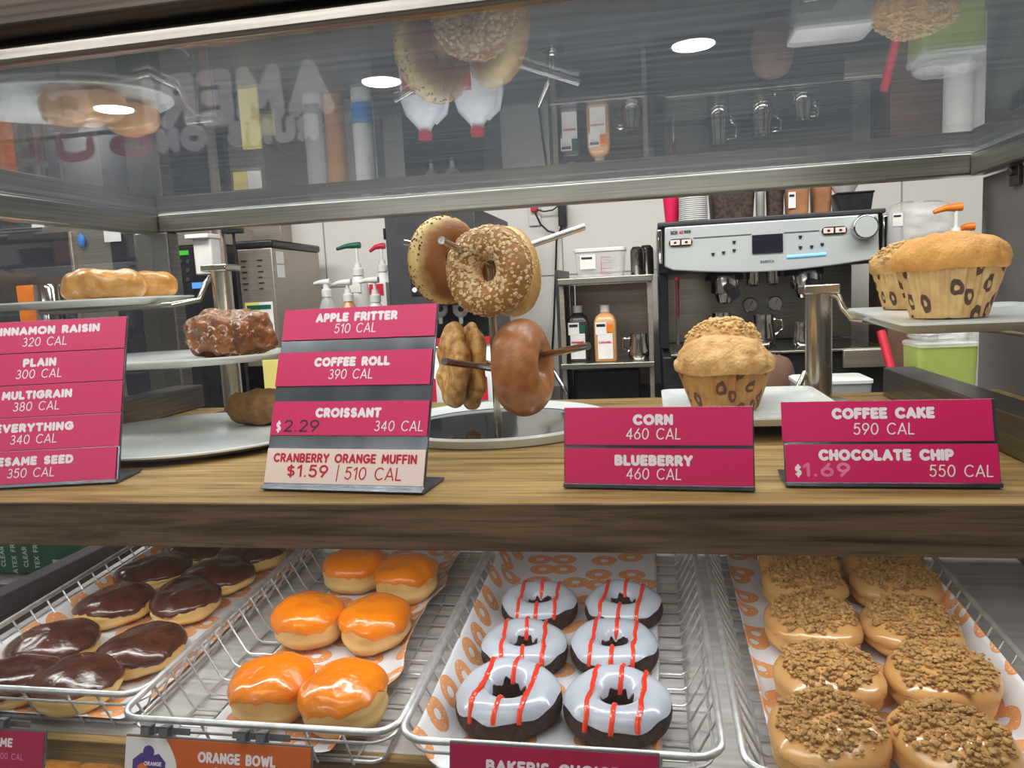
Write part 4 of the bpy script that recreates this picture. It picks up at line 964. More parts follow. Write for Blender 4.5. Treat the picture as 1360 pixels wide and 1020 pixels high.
for (x, y) in ((947, 338), (961, 336), (975, 333), (975, 322), (1063, 329), (1078, 328), (1092, 325), (1063, 315)):
    p = at_y(x, y, FP); MB().prism([(-.0055, .005), (.0055, .005), (.003, -.004), (-.003, -.004)], 0, .0012, XZ((p.x, FP, p.z))).build('cup_symbol', ink_black, em, smooth=False)
a = at_y(1045, 341, FP); b = at_y(1097, 337, FP); MB().tube([a, b], .0042, 8).build('light_bar', blue_led, em)
word('SCH', 895, 309, FP - .0005, .011, .021, .0012, ink_black, em); word('AE', 904.5, 308.3, FP - .0005, .009, .013, .0011, ink_red, em); word('RER', 913, 307.6, FP - .0005, .009, .020, .0011, ink_black, em)
word('BARISTA', 1019, 347, FP - .0005, .008, .040, .0008, grey_rub, em)
zb2 = at_y(1020, 462, EY).z                              # drip grate height
bx('splash_back', steel, (xa + .01, 2.80, zb2), (xb - .01, 2.82, zb_ - .01), em, .002)
bx('side_wall', black_pl, (xa, 2.55, zb2), (xa + .03, 2.97, zb_ - .011), em, .003)
bx('base', black_pl, (xa + .005, EY - .06, CT + .03), (xb - .005, 2.97, zb2 - .012), em, .006)
bx('drip_tray', steel, (xa + .03, EY - .075, zb2 - .0119), (xb - .01, 2.79, zb2 - .004), em, .002)
gb = MB()
for i in range(14): gb.box((xa + .04, EY - .06 + i * .024, zb2 - .0039), (xb - .02, EY - .05 + i * .024, zb2 - .0005))
gb.build('drip_grate', chrome, em)
bx('front_lip', taupe_steel, (xb - .14, EY - .09, zb2 - .06), (xb - .012, EY - .0755, zb2 - .006), em, .003)
for x in (xa + .06, xb - .06): MB().cyl((x, EY + .1, CT), (x, EY + .1, CT + .0305), .022).build('foot', black_pl, em)
for (x, y) in ((962, 372), (1068, 365)):
    p = at_y(x, y, 2.6)
    gh = MB(); gh.lathe([(.02, .035), (.055, .032), (.062, .01), (.062, .0), (.04, -.005)], 28, Matrix.Translation((p.x, 2.6, p.z))); g_ = gh.build('group_head', black_pl, em)
    MB().lathe([(.044, .014), (.046, -.003), (.046, -.042), (.034, -.046), (.026, -.072), (.008, -.078)], 28, Matrix.Translation((p.x, 2.58, p.z))).build('portafilter', chrome, em)
    MB().tube([(p.x, 2.53, p.z - .022), (p.x + .004, 2.49, p.z - .028), (p.x + .010, 2.40, p.z - .042)], [.011, .016, .019], 14).build('portafilter_handle', black_pl, em)
for (x, y) in ((996, 405), (1029, 403)):
    p = at_y(x, y, 2.795)
    g_ = MB().cyl((p.x, 2.785, p.z), (p.x, 2.8, p.z), .027, n=28).build('gauge', chrome, em, bev=.003)
    MB().cyl((p.x, 2.783, p.z), (p.x, 2.7848, p.z), .022, n=28).build('dial', label_w, g_); MB().box((-.001, 0, 0), (.001, .016, .001), Matrix.Translation((p.x, 2.7825, p.z)) @ Matrix.Rotation(radians(90), 4, 'X') @ Matrix.Rotation(-.5, 4, 'Z')).build('needle', ink_black, g_)
for (x, y) in ((1000, 370), (1027, 368)):
    p = at_y(x, y, 2.6); MB().lathe([(.022, .02), (.022, -.02), (.014, -.026)], 20, Matrix.Translation((p.x, 2.6, p.z))).build('valve', chrome, em)
a = at_y(899, 368, 2.5); b = at_y(900, 420, 2.48); c = at_y(901, 458, 2.46)
wd = MB().tube([a, b], .008, 10).build('steam_wand', red_pl, em); MB().tube([b, c], .005, 10).build('wand_tip', chrome, wd)
MB().tube([a + Vector((.0, -.004, -.01)), b + Vector((0, -.004, .0))], .0065, 10).build('wand_sleeve', black_pl, wd)

def pitcher(label, px, py_top, py_bot, Y, r, floor=None, rz=0):
    a = at_y(px, py_top, Y); zb = at_y(px, py_bot, Y).z if floor is None else floor; h = a.z - zb
    t = thing('milk_pitcher', label, 'pitcher', (a.x, Y, zb), rz, 'steel milk pitchers')
    MB().lathe([(r * .9, 0), (r * 1.02, h * .1), (r, h * .3), (r * .82, h * .75), (r * .86, h), (r * .82, h), (r * .78, h * .75), (r * .9, h * .1)], 32, cap=False).build('jug_body', chrome, t, local=True)
    MB().tube([(r * .85, 0, h * .85), (r * 1.5, 0, h * .82), (r * 1.6, 0, h * .5), (r * .98, 0, h * .3)], .005, 8).build('handle', chrome, t, local=True)
    return t
pitcher('steel milk pitcher under the left group of the espresso machine', 958, 415, 0, 2.6, .036, zb2)
pitcher('steel milk pitcher on the drip grate below the two gauges', 1014, 418, 0, 2.6, .038, zb2)
pitcher('shiny steel pitcher on the drip grate half behind the muffin post', 1066, 428, 0, 2.52, .03, zb2)

# things standing on the espresso machine
ET = zt_ + .0025
def on_top(x0, y0, x1, Y): a, b, c, d = ext(x0, y0, x1, y0 + 30, Y); return (a + b) / 2, (b - a) / 2, d
x, r, z = on_top(880, 258, 904, 2.6)
t = thing('paper_cup', 'hot pink paper cup standing on the espresso machine', 'cup', (x, 2.6, ET)); h = z - ET
MB().lathe([(r * .72, 0), (r, h), (r * .94, h), (r * .68, .004)], 32, cap=True).build('cup_body', cup_pink, t, local=True)
MB().tube([(r * 1.0 * cos(a * pi / 12), r * 1.0 * sin(a * pi / 12), h) for a in range(24)], .003, 8, True).build('rim', label_w, t, local=True)
x, r, z = on_top(901, 254, 940, 2.55); h = (z - ET) / 16
for i in range(16):
    o = MB().lathe([(r, 0), (r * 1.0, h * .35), (r * .94, h * .5), (r * .9, h * .95), (.002, h * .95)], 28).build('cup_lid', white_plastic, None) if i == 0 else copy_tree(lid0)
    if i == 0: lid0 = o
    o.location = (x, 2.55, ET + i * h)
    tag(o, 'white plastic cup lid in the stack right of the pink cup', 'lid', 'stacked white lids on the espresso machine')
def tub(name, label, x0, y0, x1, Y, m, lidm=None, lab=None, cat='container', floor=None, square=True, lidh=.012):
    a, b, c, d = ext(x0, y0, x1, y0 + 30, Y); f = ET if floor is None else floor; w = (b - a) / 2
    t = thing(name, label, cat, ((a + b) / 2, Y, f)); top = d - f - (lidh if lidm else 0)
    mb = MB(); s = .88
    def rr_(hw, hd, z, rc=.016): return [(sx * (hw - rc) + rc * cos(radians(q)), sy * (hd - rc) + rc * sin(radians(q)), z) for sx, sy, q0 in ((1, 1, 0), (-1, 1, 90), (-1, -1, 180), (1, -1, 270)) for q in range(q0, q0 + 91, 30)]
    hd = min(w, .07); rings = [rr_(w * s, hd * s, 0), rr_(w * .97, hd * .97, top), ]
    vs = [p for q in rings for p in q]; n = len(rings[0]); fs = [tuple(range(n - 1, -1, -1)), tuple(range(n, 2 * n))] + [(i, (i + 1) % n, n + (i + 1) % n, n + i) for i in range(n)]
    mb.add(vs, fs).build('tub_body', m, t, local=True)
    if lidm:
        rg_ = [rr_(w * 1.0, hd, top + .0005), rr_(w * 1.0, hd, top + lidh * .7), rr_(w * .93, hd * .93, top + lidh)]
        vs = [p for q in rg_ for p in q]; fs = [tuple(range(n - 1, -1, -1)), tuple(range(2 * n, 3 * n))] + [(k * n + i, k * n + (i + 1) % n, (k + 1) * n + (i + 1) % n, (k + 1) * n + i) for k in range(2) for i in range(n)]
        MB().add(vs, fs).build('lid', lidm, t, local=True)
    if lab:
        lx, lz, lw, lh = lab
        MB().box((lx * w - lw / 2, -hd - .001, lz * top - lh / 2), (lx * w + lw / 2, -hd * .985 + .004, lz * top + lh / 2)).build('label', label_w, t, local=True)
        MB().box((lx * w - lw * .4, -hd - .0016, lz * top + lh * .2), (lx * w + lw * .3, -hd - .0011, lz * top + lh * .35)).build('label_print', ink_black, t, local=True)
    return t
tub('food_container', 'dark brown filled container on the espresso machine beside the lids', 941, 246, 1001, 2.62, coffee_m, dark_grey)
tub('food_container', 'narrow white box between two dark containers on the machine', 1003, 247, 1016, 2.66, white_plastic)
tub('food_container', 'narrow container of dark beans on the machine left of orange lids', 1017, 246, 1041, 2.62, coffee_m, black_pl)
tub('storage_jar', 'orange-lidded jar of brown powder with white label on the machine', 1042, 244, 1074, 2.60, cocoa_m, orange_pl, (-.55, .55, .022, .05), 'jar')
tub('storage_jar', 'orange-lidded jar without label left of the black bowl', 1076, 242, 1104, 2.64, cocoa_m, orange_pl, None, 'jar')
a, b, c, d = ext(1106, 257, 1156, 285, 2.62)
t = thing('food_pan', 'black plastic pan on the right end of the espresso machine', 'pan', ((a + b) / 2, 2.62, ET)); w = (b - a) / 2; h = d - ET
mb = MB(); mb.prism([(-w * .8, 0), (w * .8, 0), (w * .97, h), (-w * .97, h)], -.05, .05, frame((0, 0, 0), (1, 0, 0), (0, 0, 1))); mb.box((-w, -.054, h - .005), (w, .054, h + .001)); mb.build('pan_body', black_pl, t, local=True, bev=.003)
a, b, c, d = ext(1103, 240, 1140, 258, 2.62)
for i in range(5):
    z = ET + h + .0015 + i * .008
    o = MB().lathe([(.026, 0), (.042, .024), (.0405, .024), (.025, .002)], 24, cap=True).build('paper_cup', label_w, None) if i == 0 else copy_tree(c0_)
    if i == 0: c0_ = o
    o.location = ((a + b) / 2, 2.62, z); tag(o, 'white sample cup nested in the stack on the black pan', 'cup', 'white cups stacked on the black pan')

# --- stainless rack with syrups
ry = 2.45
a, b, c, d = ext(742, 367, 871, 480, ry)
rk = thing('steel_rack', 'two level stainless rack left of the espresso machine', 'rack', ((a + b) / 2, 2.65, CT))
z1 = d; z2 = at_y(806, 482, ry).z
bx('upper_shelf', steel, (a, ry, z1 - .022), (b - .006, 2.85, z1), rk, .003)
bx('lower_shelf', steel, (a, ry, z2 - .018), (b - .006, 2.85, z2), rk, .003)
for x in (a + .002, b - .024):
    for y in (ry + .02, 2.82): bx('post', taupe_steel, (x, y, CT), (x + .016, y + .016, z1 - .0225), rk, .002)
bx('back_panel', taupe_steel, (a + .02, 2.838, z2 + .001), (b - .026, 2.845, z1 - .023), rk, .001)
bx('side_plate', dark_grey, (a - .012, ry + .05, CT), (a - .001, 2.85, z1 + .03), rk, .001)
tub('plastic_tub', 'clear plastic tub with white lid and label on the steel rack', 764, 330, 832, 2.56, clear_pl, white_plastic, (-.45, .6, .05, .045), 'tub', z1 + .001)
p = at_y(800, 352, 2.487); mm = MB()
tubt = [o for o in bpy.data.objects if o.name.startswith('plastic_tub')][0]
for i in range(4): mm.box((p.x - .004 + .0, 2.487, p.z - .03 + i * .018), (p.x + .03, 2.488, p.z - .0285 + i * .018))
mm.box((p.x - .005, 2.487, p.z - .03), (p.x - .0035, 2.488, p.z + .0255)); mm.build('measuring_marks', ink_red, tubt, smooth=False)
def shaker(label, px, py, Y, r, floor):
    q = at_y(px, py, Y); h = q.z - floor
    t = thing('metal_shaker', label, 'shaker', (q.x, Y, floor), group='metal shakers on the steel rack')
    MB().lathe([(r * .9, 0), (r, .004), (r, h * .8), (r * .92, h * .82)], 28).build('shaker_body', chrome, t, local=True)
    MB().lathe([(r * .96, h * .8), (r * .98, h * .88), (r * .6, h * .98), (.002, h)], 28).build('dome_lid', chrome, t, local=True); return t
shaker('metal shaker on the rack beside the clear tub', 845, 327, 2.58, .021, z1 + .001)
shaker('larger metal shaker on the rack touching the espresso machine', 858, 325, 2.64, .024, z1 + .001)
def syrup(label, px, py, Y, m, floor, w=.036, pump=None, accent=None, word_=None):
    q = at_y(px, py, Y); h = q.z - floor
    t = thing('syrup_bottle', label, 'bottle', (q.x, Y, floor), group='syrup bottles on the steel rack')
    def rr_(hw, z, rc=.012): return [(sx * (hw - rc) + rc * cos(radians(k)), sy * (hw - rc) + rc * sin(radians(k)), z) for sx, sy, k0 in ((1, 1, 0), (-1, 1, 90), (-1, -1, 180), (1, -1, 270)) for k in range(k0, k0 + 91, 30)]
    rings = [rr_(w * .96, 0), rr_(w, .006), rr_(w, h * .70), rr_(w * .82, h * .80), rr_(w * .45, h * .86), rr_(w * .38, h * .88)]; n = len(rings[0])
    vs = [p for k in rings for p in k]; fs = [tuple(range(n - 1, -1, -1)), tuple(range(5 * n, 6 * n))] + [(k * n + i, k * n + (i + 1) % n, (k + 1) * n + (i + 1) % n, (k + 1) * n + i) for k in range(5) for i in range(n)]
    MB().add(vs, fs).build('bottle_body', m, t, local=True)
    MB().lathe([(.016, h * .875), (.016, h), (.002, h)], 20).build('cap', white_plastic, t, local=True)
    lb = MB().box((-w * .68, -w - .0012, .008), (w * .68, -w * .985, h * .5)).build('label', label_w, t, local=True)
    if word_:
        mb = MB(); letters(mb, word_, 0, h * .34, .008, w * 1.2, .001, frame((0, -w - .0016, 0), (1, 0, 0), (0, 0, 1))); mb.build('label_lettering', ink_red, lb, smooth=False, local=True)
    MB().box((-w * .85, -w - .0018, h * .48), (w * .15, -w * .985, h * .70)).build('date_sticker', label_w, t, local=True)
    MB().box((-w * .75, -w - .0022, h * .62), (w * .05, -w - .0019, h * .67)).build('sticker_print', ink_black, t, local=True)
    if accent: MB().box((w * .2, -w - .0014, h * .52), (w * .68, -w * .985, h * .66)).build('colour_patch', accent, t, local=True)
    return t
syrup('dark syrup bottle with white label on the lower rack shelf', 767, 406, 2.56, syrup_dark, z2 + .001, .036, accent=green_pl, word_='PEPPERMINT')
syrup('caramel syrup bottle with orange-lettered label on the lower rack shelf', 803, 405, 2.53, caramel, z2 + .001, .036, accent=orange_pl, word_='CARAMEL')
pitcher('small steel pitcher on the lower rack shelf right of the caramel bottle', 848, 443, 0, 2.55, .034, z2 + .001, pi)
# under the rack
pbox('food_box', black_pl, 762, 492, 850, 522, 2.60, .14, None, .004, CT); tag(bpy.context.scene.objects['food_box'], 'black box on the counter under the steel rack', 'box')
a = at_y(738, 497, 2.42); b = at_y(752, 521, 2.40)
t = thing('water_tap', 'chrome tap with round base on the counter right of the brown bagel', 'tap', (b.x, 2.4, CT))
MB().tube([(a.x - .02, 2.44, a.z + .03), a, b, (b.x + .002, 2.4, CT + .01)], .007, 10).build('spout', chrome, t)
MB().lathe([(.038, 0), (.038, .005), (.02, .010), (.014, .018)], 28, Matrix.Translation((b.x, 2.4, CT))).build('base', chrome, t)

# --- dark coffee brewer
by = 2.35
a, b, c, d = ext(514, 281, 572, 420, by); b2 = a + .30
bw = thing('coffee_brewer', 'tall dark grey drinks dispenser behind the bagels', 'coffee machine', ((a + b2) / 2, 2.6, CT))
zc_ = at_y(560, 432, by).z
bx('cabinet', dark_grey, (a, by, zc_ + .06), (b2, 2.92, d), bw, .006)
bx('lower_back', black_pl, (a + .01, by + .22, CT + .04), (b2 - .01, 2.92, zc_ + .0595), bw, .004)
bx('drip_base', black_pl, (a, by - .02, CT), (b2, 2.92, CT + .0395), bw, .004)
pbox('button_panel', black_pl, 545, 340, 572, 392, by - .004, .004, bw, .001)
for y, m in ((364, pink), (375, red_pl), (385, label_w)):
    p = at_y(551, y, by - .005); MB().cyl((p.x, by - .009, p.z), (p.x, by - .0045, p.z), .008, n=18).build('button', m, bw)
p = at_y(502, 322, by); bx('hinge', black_pl, (a - .006, by, at_y(513, 318, by).z), (a - .0005, by + .02, at_y(513, 303, by).z), bw, .001)
for x in (585, 612):
    p = at_y(x, 418, by + .08)
    n_ = MB(); n_.lathe([(.026, .04), (.026, .01), (.016, -.004), (.008, -.008), (.006, -.03)], 24, Matrix.Translation((p.x, by + .08, p.z))); nn = n_.build('nozzle', white_plastic, bw)
    MB().cyl((p.x + .008, by + .053, p.z + .02), (p.x + .008, by + .056, p.z + .02), .010, n=18).build('nozzle_opening', black_pl, nn)

# --- outlet and cords on the wall
a, b, c, d = ext(702, 268, 718, 300, 3.04)
t = thing('wall_outlet', 'white wall socket with a red plug right of the dark dispenser', 'outlet', ((a + b) / 2, 3.04, (c + d) / 2))
bx('cover_plate', white_plastic, (a, 3.04, c), (b, 3.0495, d), t, .003)
bx('plug', red_pl, (a + .012, 3.02, d - .04), (b - .008, 3.0395, d - .018), t, .003)
a, b, c, d = ext(741, 270, 752, 300, 3.0)
ad = thing('power_adapter', 'black power adapter with cords on the wall right of the socket', 'adapter', ((a + b) / 2, 3.02, (c + d) / 2))
bx('adapter_block', black_pl, (a, 3.0, c), (b, 3.0495, d), ad, .004)
def cord(label, pts, r=.004): MB().tube([at_y(x, y, Y) for x, y, Y in pts], r, 8).build('power_cord', black_pl, ad)
cord('black cord running from the wall socket toward the adapter', [(711, 283, 3.015), (718, 298, 3.02), (728, 307, 3.03), (737, 309, 3.03)])
cord('long black cord hanging down the wall from the adapter', [(746, 300, 3.03), (739, 320, 3.035), (738, 360, 3.04), (736, 420, 3.04), (733, 470, 3.04), (732, 505, 3.0)])
cord('thin cord arching from the socket up to the adapter', [(713, 278, 3.015), (722, 281, 3.02), (734, 279, 3.02), (743, 272, 3.02)], .003)

# --- pump bottles between the dispensers
def pump_bottle(label, px, ytop, nx, ny, ycol, Y, r, bodym, topm, clear=False, stem=None, sticker=False, band=None):
    head = at_y(px, ytop, Y); nz_ = at_y(nx, ny, Y); col = at_y(px, ycol, Y)
    t = thing('pump_bottle', label, 'pump bottle', (head.x, Y, CT), group='pump bottles beside the stainless dispenser')
    X = head.x; zs = col.z
    MB().lathe([(r * .95, CT), (r, CT + .006), (r, zs - .06), (r * .7, zs - .03), (r * .42, zs - .012)], 28, Matrix.Translation((X, Y, 0))).build('bottle_body', bodym, t)
    MB().lathe([(r * .55, zs - .0115), (r * .55, zs + .012), (r * .36, zs + .018), (r * .3, zs + .034)], 24, Matrix.Translation((X, Y, 0))).build('collar', white_plastic, t)
    MB().cyl((X, Y, zs + .0345), (X, Y, head.z), .006, n=14).build('stem', white_plastic, t)
    dz = nz_.z - head.z
    MB().tube([(X + .016, Y, head.z + .006), (X, Y, head.z + .006), (X + (nz_.x - X) * .5, Y, head.z + .006 + dz * .2), (nz_.x, Y, nz_.z)], [.012, .012, .009, .006], 12).build('pump_head', topm, t)
    if band: MB().lathe([(r + .0006, CT + .05), (r + .0006, CT + .12)], 28, Matrix.Translation((X, Y, 0)), cap=False).build('label', band, t)
    if sticker: MB().box((X - .022, Y - r - .002, zs - .075), (X + .022, Y - r + .006, zs - .035)).build('date_sticker', label_w, t)
    return t
pump_bottle('tall white pump bottle with dark green pump head', 473, 328, 447, 331, 362, 2.74, .040, white_plastic, green_pl, sticker=True, band=label_w)
pump_bottle('tall white pump bottle with red pump head', 506, 329, 491, 334, 357, 2.82, .038, white_plastic, red_pl, band=red_pl)
pump_bottle('clear pump bottle with short white head nearest the stainless dispenser', 433, 377, 417, 377, 390, 2.62, .034, clear_pl, white_plastic)
pump_bottle('caramel pump bottle with white head left of the green pump', 461, 377, 440, 379, 396, 2.64, .036, caramel, white_plastic)
pump_bottle('white pump bottle with long white head below the red pump', 497, 374, 477, 375, 397, 2.60, .036, white_plastic, white_plastic, band=blue_pl)
a, b, c, d = ext(493, 375, 516, 420, 2.76)
t = thing('milk_carton', 'white carton with a red panel against the dark dispenser', 'carton', ((a + b) / 2, 2.79, CT))
bx('carton_body', label_w, (a, 2.74, CT), (b, 2.80, d), t, .002); bx('red_panel', red_pl, (a + .004, 2.738, d - .05), (b - .01, 2.7398, d - .006), t, 0)
def jug(label, px, Y):
    X = at_y(px, 500, Y).x
    t = thing('milk_jug', label, 'jug', (X, Y, CT), group='plastic jugs on the back counter')
    MB().lathe([(.062, 0), (.068, .01), (.068, .15), (.055, .19), (.025, .225), (.019, .235), (.019, .245)], 28, Matrix.Diagonal((1, .8, 1, 1))).build('jug_body', milk_m, t, local=True)
    MB().lathe([(.021, .242), (.021, .262), (.002, .263)], 20).build('cap', red_pl, t, local=True)
    MB().tube([(.03, 0, .215), (.062, 0, .19), (.074, 0, .14), (.066, 0, .1)], .011, 10).build('handle', milk_m, t, local=True)
    MB().box((-.045, -.0572, .075), (.0, -.052, .145)).build('label', red_pl, t, local=True)
    return t
jug('white milk jug with red label behind the bagel stand pole', 652, 2.25)
jug('second white milk jug behind the tall sign beside the lumpy bagel', 585, 2.24)

# --- stainless iced drink dispenser
dy = 2.50
a, b, c, d = ext(319, 318, 352, 440, dy); b2 = a + .29
t = thing('drink_dispenser', 'stainless iced drink dispenser with black lid left of the pumps', 'drink dispenser', ((a + b2) / 2, 2.75, CT))
MD = Matrix.Translation((a, dy, 0)) @ Matrix.Rotation(radians(3), 4, 'Z')
def dbox(nm, m, lo, hi, bev=.003): return MB().box(lo, hi, MD).build(nm, m, t, bev=bev)
zl = at_y(335, 330, dy).z
dbox('cabinet', taupe_steel, (0, 0, max(CT + .12, zl - .42)), (.13, .44, zl), .004)
dbox('lower_cabinet', taupe_steel, (0, .14, CT), (.13, .44, max(CT + .12, zl - .42) - .0005))
dbox('lid', black_pl, (-.006, -.006, zl + .0005), (.136, .446, zl + .028), .008)
dbox('foot_tray', black_pl, (0, -.02, CT), (.13, .1395, CT + .03))
dbox('button_card', yellow_m, (.012, -.003, zl - .33), (.064, -.0005, zl - .19), .001)
dbox('button_card', label_w, (.065, -.003, zl - .33), (.116, -.0005, zl - .19), .001)
dbox('card_display', green_pl, (.02, -.0045, zl - .215), (.11, -.0031, zl - .2), 0)
for z in (.225, .25): dbox('card_button', red_pl, (.05, -.0045, zl - z - .008), (.075, -.0031, zl - z), 0)
for i in range(6):
    for x in (.012, .072): dbox('printed_line', ink_black, (x, -.002, zl - .045 - i * .02), (x + (.014 if i % 2 else .02), -.0005, zl - .04 - i * .02), 0)
dbox('side_label', label_w, (.1305, .03, zl - .055), (.132, .09, zl - .012), 0); dbox('side_label', label_w, (.1305, .03, zl - .105), (.132, .09, zl - .06), 0)
dbox('sticker', yellow_m, (.03, .133, CT + .04), (.12, .1395, CT + .115), .001)
# yellow tall card standing on the counter
a, b, c, d = ext(350, 478, 374, 520, 2.45); tag(bx('yellow_card', yellow_m, (a, 2.45, CT), (b, 2.46, d), None, .001), 'yellow notice card standing behind the apple fritter', 'card')

# --- dark control unit with paper dispenser
cy = 2.56
a, b, c, d = ext(150, 300, 284, 400, cy); zt2 = at_y(255, 326, cy).z
cu = thing('control_unit', 'dark control unit with green display behind the case corner post', 'control unit', ((a + b) / 2, 2.9, CT))
xa2 = at_y(196, 350, cy).x
bx('cabinet', black_pl, (xa2, cy, CT), (b + .005, 2.86, zt2), cu, .004)
bx('top_hood', taupe_steel, (xa2, cy - .005, zt2 + .0005), (b + .005, 2.86, zt2 + .075), cu, .004)
a_, b_2, c_, d_ = ext(286, 288, 376, 330, 2.97); tag(bx('wall_cabinet', taupe_steel, (a_, 2.955, c_), (b_2, 3.049, d_), None, .004), 'grey cabinet on the back wall behind the stainless dispenser', 'cabinet'); a_, b_2, c_, d_ = ext(284, 318, 330, 420, 2.96); tag(bx('upright_box', black_pl, (a_, 2.955, CT), (b_2, 3.049, c_ + (d_ - c_)), None, .004), 'dark upright box between control unit and stainless dispenser', 'box')
pbox('display', green_led, 231, 333, 250, 339, cy - .003, .003, cu, 0); pbox('display', blue_disp, 255, 375, 272, 383, cy - .003, .003, cu, 0)
for i in range(3):
    for x in (240, 250):
        p = at_y(x, 347 + i * 12, cy); MB().cyl((p.x, cy - .004, p.z), (p.x, cy - .0005, p.z), .008, n=14).build('button', dark_grey, cu)
a, b, c, d = ext(257, 312, 281, 365, 2.35)
t = thing('paper_dispenser', 'white paper filter dispenser hanging in front of the control unit', 'dispenser', ((a + b) / 2, 2.4, c))
bx('housing', white_plastic, (a, 2.35, c), (b, 2.42, d), t, .006); bx('lid_flap', label_w, (a - .015, 2.33, d - .012), (b + .004, 2.425, d + .003), t, .003)
p0 = at_y(287, 300, 2.40); pz_ = thing('grinder_pole', 'steel pole with black block beside the white paper dispenser', 'pole', (p0.x, 2.4, CT))
MB().cyl((p0.x, 2.42, CT), (p0.x, 2.42, p0.z + .05), .016, n=20).build('pole', taupe_steel, pz_)
a, b, c, d = ext(287, 300, 309, 310, 2.40); bx('black_block', black_pl, (p0.x + .0165, 2.40, c), (b + .02, 2.44, d), pz_, .003)
MB().cyl((b - .01, 2.42, CT), (b - .01, 2.42, c - .0005), .005, n=10).build('rod', black_pl, pz_)
bx('crossbar', white_plastic, (p0.x - .16, 2.36, p0.z + .012), (p0.x - .017, 2.37, p0.z + .02), pz_, .001)

# --- oven at far left
oy = 2.50
a, b, c, d = ext(-60, 300, 186, 420, oy); zo = at_y(90, 297, oy).z
ov = thing('warming_oven', 'stainless oven with dark glass door at far left behind the glazed rolls', 'oven', ((a + b) / 2, 2.5, CT))
bx('cabinet', taupe_steel, (a, oy, CT + .03), (b, oy + .35, zo), ov, .005)
MB().box((a + .03, oy + .02, CT), (b - .03, oy + .34, CT + .0295)).build('base', black_pl, ov)
x1 = at_y(101, 340, oy).x; x2 = at_y(150, 340, oy).x; x3 = at_y(184, 340, oy).x
bx('door_glass', oven_glass, (a + .02, oy - .012, CT + .08), (x1 - .012, oy - .0005, zo - .03), ov, .003)
bx('door_frame', taupe_steel, (x1 - .0115, oy - .016, CT + .08), (x1, oy - .0005, zo - .03), ov, .002)
bx('side_glass', oven_glass, (x2, oy - .008, CT + .08), (x3, oy - .0005, zo - .05), ov, .002)
bx('edge_strip', steel, (x3 + .0005, oy - .014, CT + .05), (b, oy - .0005, zo - .01), ov, .002)
p = at_y(111, 320, oy); MB().ell((p.x, oy - .012, p.z), (.014, .010, .026)).build('blue_clip', blue_pl, ov)
pbox('label', label_w, 138, 305, 160, 321, oy - .018, .003, ov, 0); pbox('label', label_w, 42, 297, 58, 303, oy - .004, .003, ov, 0)
pbox('name_badge', dark_grey, 10, 308, 44, 318, oy - .0145, .002, ov, 0)
hd = MB(); hd.tube([(a + .05, oy - .05, zo - .02), (x1 - .08, oy - .05, zo - .02)], .008, 10); hd.build('handle', chrome, ov)
a, b, c, d = ext(24, 379, 46, 430, 2.1); tag(bx('orange_box', orange_pl, (a, 2.1, CT), (b, 2.14, d), None, .002), 'orange box with steel canister behind the top plate at far left', 'box')
p = at_y(63, 378, 2.12); t = thing('steel_canister', 'shiny steel canister right of the orange box at far left', 'canister', (p.x, 2.12, CT)); hh = p.z - CT
MB().lathe([(.04, 0), (.042, .004), (.042, hh - .01), (.038, hh), (.002, hh)], 28).build('canister_body', chrome, t, local=True); MB().lathe([(.0425, hh * .5), (.0425, hh * .54)], 28, cap=False).build('band', taupe_steel, t, local=True)

# --- right end: bag, orange pumps, green tub
a, b, c, d = ext(1178, 283, 1300, 330, 2.60)
def bag(name, label, cx, Y, z0, w, h, dep, seed):
    mb = MB(); mb.grid(lambda u, v: (lambda t_, p_: Vector((cx + w / 2 * (abs(sin(t_)) ** .5) * cos(p_), Y + dep * (abs(sin(t_)) ** .5) * sin(p_), z0 + h / 2 + h / 2 * cos(t_))) + Vector((1, 1, .6)) * noise.noise(Vector((cos(p_) * 3 + seed, sin(p_) * 3, cos(t_) * 3))) * w * .07)(pi * (.01 + .98 * u), 2 * pi * v), 20, 30, False, True)
    return tag(mb.build(name, bag_m, None, angle=180), label, 'bag')
bag_m = mat('clear_bag_film', srgb(230, 230, 230), .2, 0, .3, alpha=.3, noise_=14, col2=srgb(245, 245, 245), bump=(20, .8, .01))
cbz = at_y(1230, 325, 2.62).z
pk = thing('supply_crate', 'brown crate behind the right muffins carrying a clear bag', 'crate', ((a + b) / 2, 2.7, CT))
bx('crate_body', brown_m, (a, 2.58, CT), (b - .05, 2.80, cbz), pk, .004); bx('crate_rim', brown_m, (a - .004, 2.576, cbz - .03), (b - .046, 2.804, cbz - .008), pk, .003)
bag('plastic_bag', 'crumpled clear plastic bag on the crate behind the right muffins', (a + b) / 2 - .02, 2.68, cbz + .008, .23, at_y(1230, 268, 2.6).z - cbz, .08, 3)
tub('plastic_tub', 'clear tub with printed label right of the espresso machine', 1178, 281, 1200, 2.62, clear_pl, None, (0, .75, .03, .04), 'tub', cbz + .001)
opm = pump_bottle('bottle with tall orange pump behind the right muffins', 1270, 278, 1240, 282, 318, 2.45, .04, white_plastic, orange_pl)
opm['group'] = 'orange pump bottles'
opm = pump_bottle('bottle with short orange pump at the end panel', 1286, 304, 1274, 306, 330, 2.50, .04, white_plastic, orange_pl)
opm['group'] = 'orange pump bottles'
t = tub('plastic_tub', 'lime green tub with clear lid below the right muffin tray', 1207, 452, 1288, 2.10, green_tub, clear_pl, None, 'tub', CT)
bag('plastic_bag', 'crumpled clear bag lying on the lime green tub', t.location.x, 2.10, at_y(1247, 452, 2.1).z + .002, .15, .03, .06, 5)
t = tub('plastic_tub', 'white lidded tub on the counter behind the muffin post', 1052, 500, 1152, 2.10, clear_pl, white_plastic, None, 'tub', CT - .0)
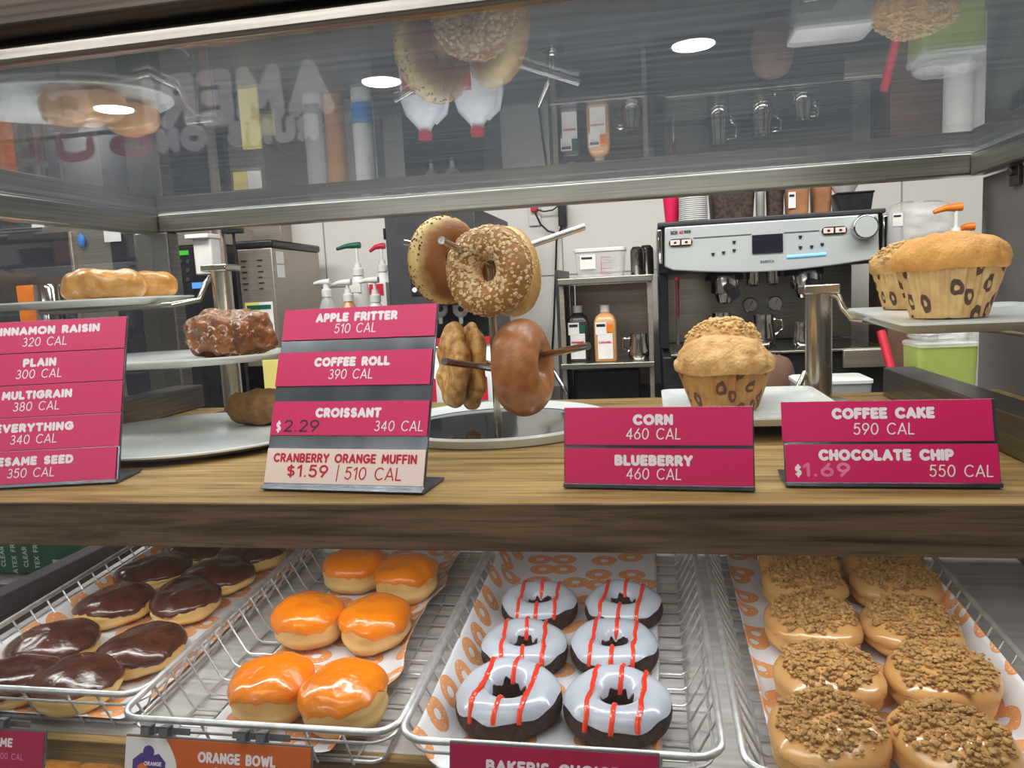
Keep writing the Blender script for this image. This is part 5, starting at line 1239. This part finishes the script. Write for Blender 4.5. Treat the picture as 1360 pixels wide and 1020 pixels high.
a, b, c, d = ext(1005, 480, 1050, 520, 2.3)
mb = MB(); mb.grid(lambda u, v: Vector(((a + b) / 2 + (b - a) * .6 * sin(pi * (.02 + .96 * u)) ** .6 * cos(2 * pi * v), 2.28 + .05 * sin(pi * u) ** .6 * sin(2 * pi * v), CT + .02 + (d - CT) * .5 * (1 + cos(pi * u)) + .01 * noise.noise(Vector((u * 5, v * 9, 1))))), 16, 24, False, True)
tag(mb.build('paper_bag', brown_m), 'brown paper bag on the counter under the espresso machine', 'bag')
t = thing('red_tool', 'red handled tool beside the lime green tub', 'tool', at_y(1180, 455, 2.3)); MB().tube([at_y(1170, 440, 2.3), at_y(1186, 500, 2.25)], .012, 10).build('handle', red_pl, t); MB().tube([at_y(1186, 500, 2.25), at_y(1196, 540, 2.22)], .006, 8).build('shaft', chrome, t)

# --- green glove cartons beyond the left end
q0 = at_z(-60, 770, ZC - .41); q1 = at_y(108, 735, 1.25)
t = thing('glove_carton', 'dark green carton with pale printing under the oak shelf at far left', 'carton', (-1.25, 1.25, ZC - .42))
ga, gb_, gc, gd = ext(-90, 690, 108, 762, 1.25)
gb = bx('carton_body', glove_green, (ga, 1.25, gc), (gb_, 1.37, gd), t, .002)
def vword(s, x, z, h, w, wt):
    mb = MB(); letters(mb, s, 0, 0, h, w, wt, frame((x, 1.2485, z), (0, 0, 1), (-1, 0, 0))); mb.build('printing', ink_grey, gb, smooth=False)
for k, s in enumerate(('CLEAR', 'LATEX FREE', 'CLEAR', 'LATEX FREE')): vword(s, at_y(4 + k * 15, 738, 1.25).x, (gc + gd) / 2 - .02, .011, .0085 * len(s), .0011)
mb = MB(); letters(mb, 'PROGUARD', at_y(84, 735, 1.25).x, (gc + gd) / 2 - .03, .012, .05, .0012, frame((0, 1.2485, 0), (1, 0, 0), (0, 0, 1))); mb.build('printing', ink_grey, gb, smooth=False)
tag(bx('carton_ledge', counter_m, (ga - .1, 1.2, gc - .03), (gb_ + .02, 1.4, gc - .0005), None, .002), 'dark ledge under the green carton at far left', 'ledge')
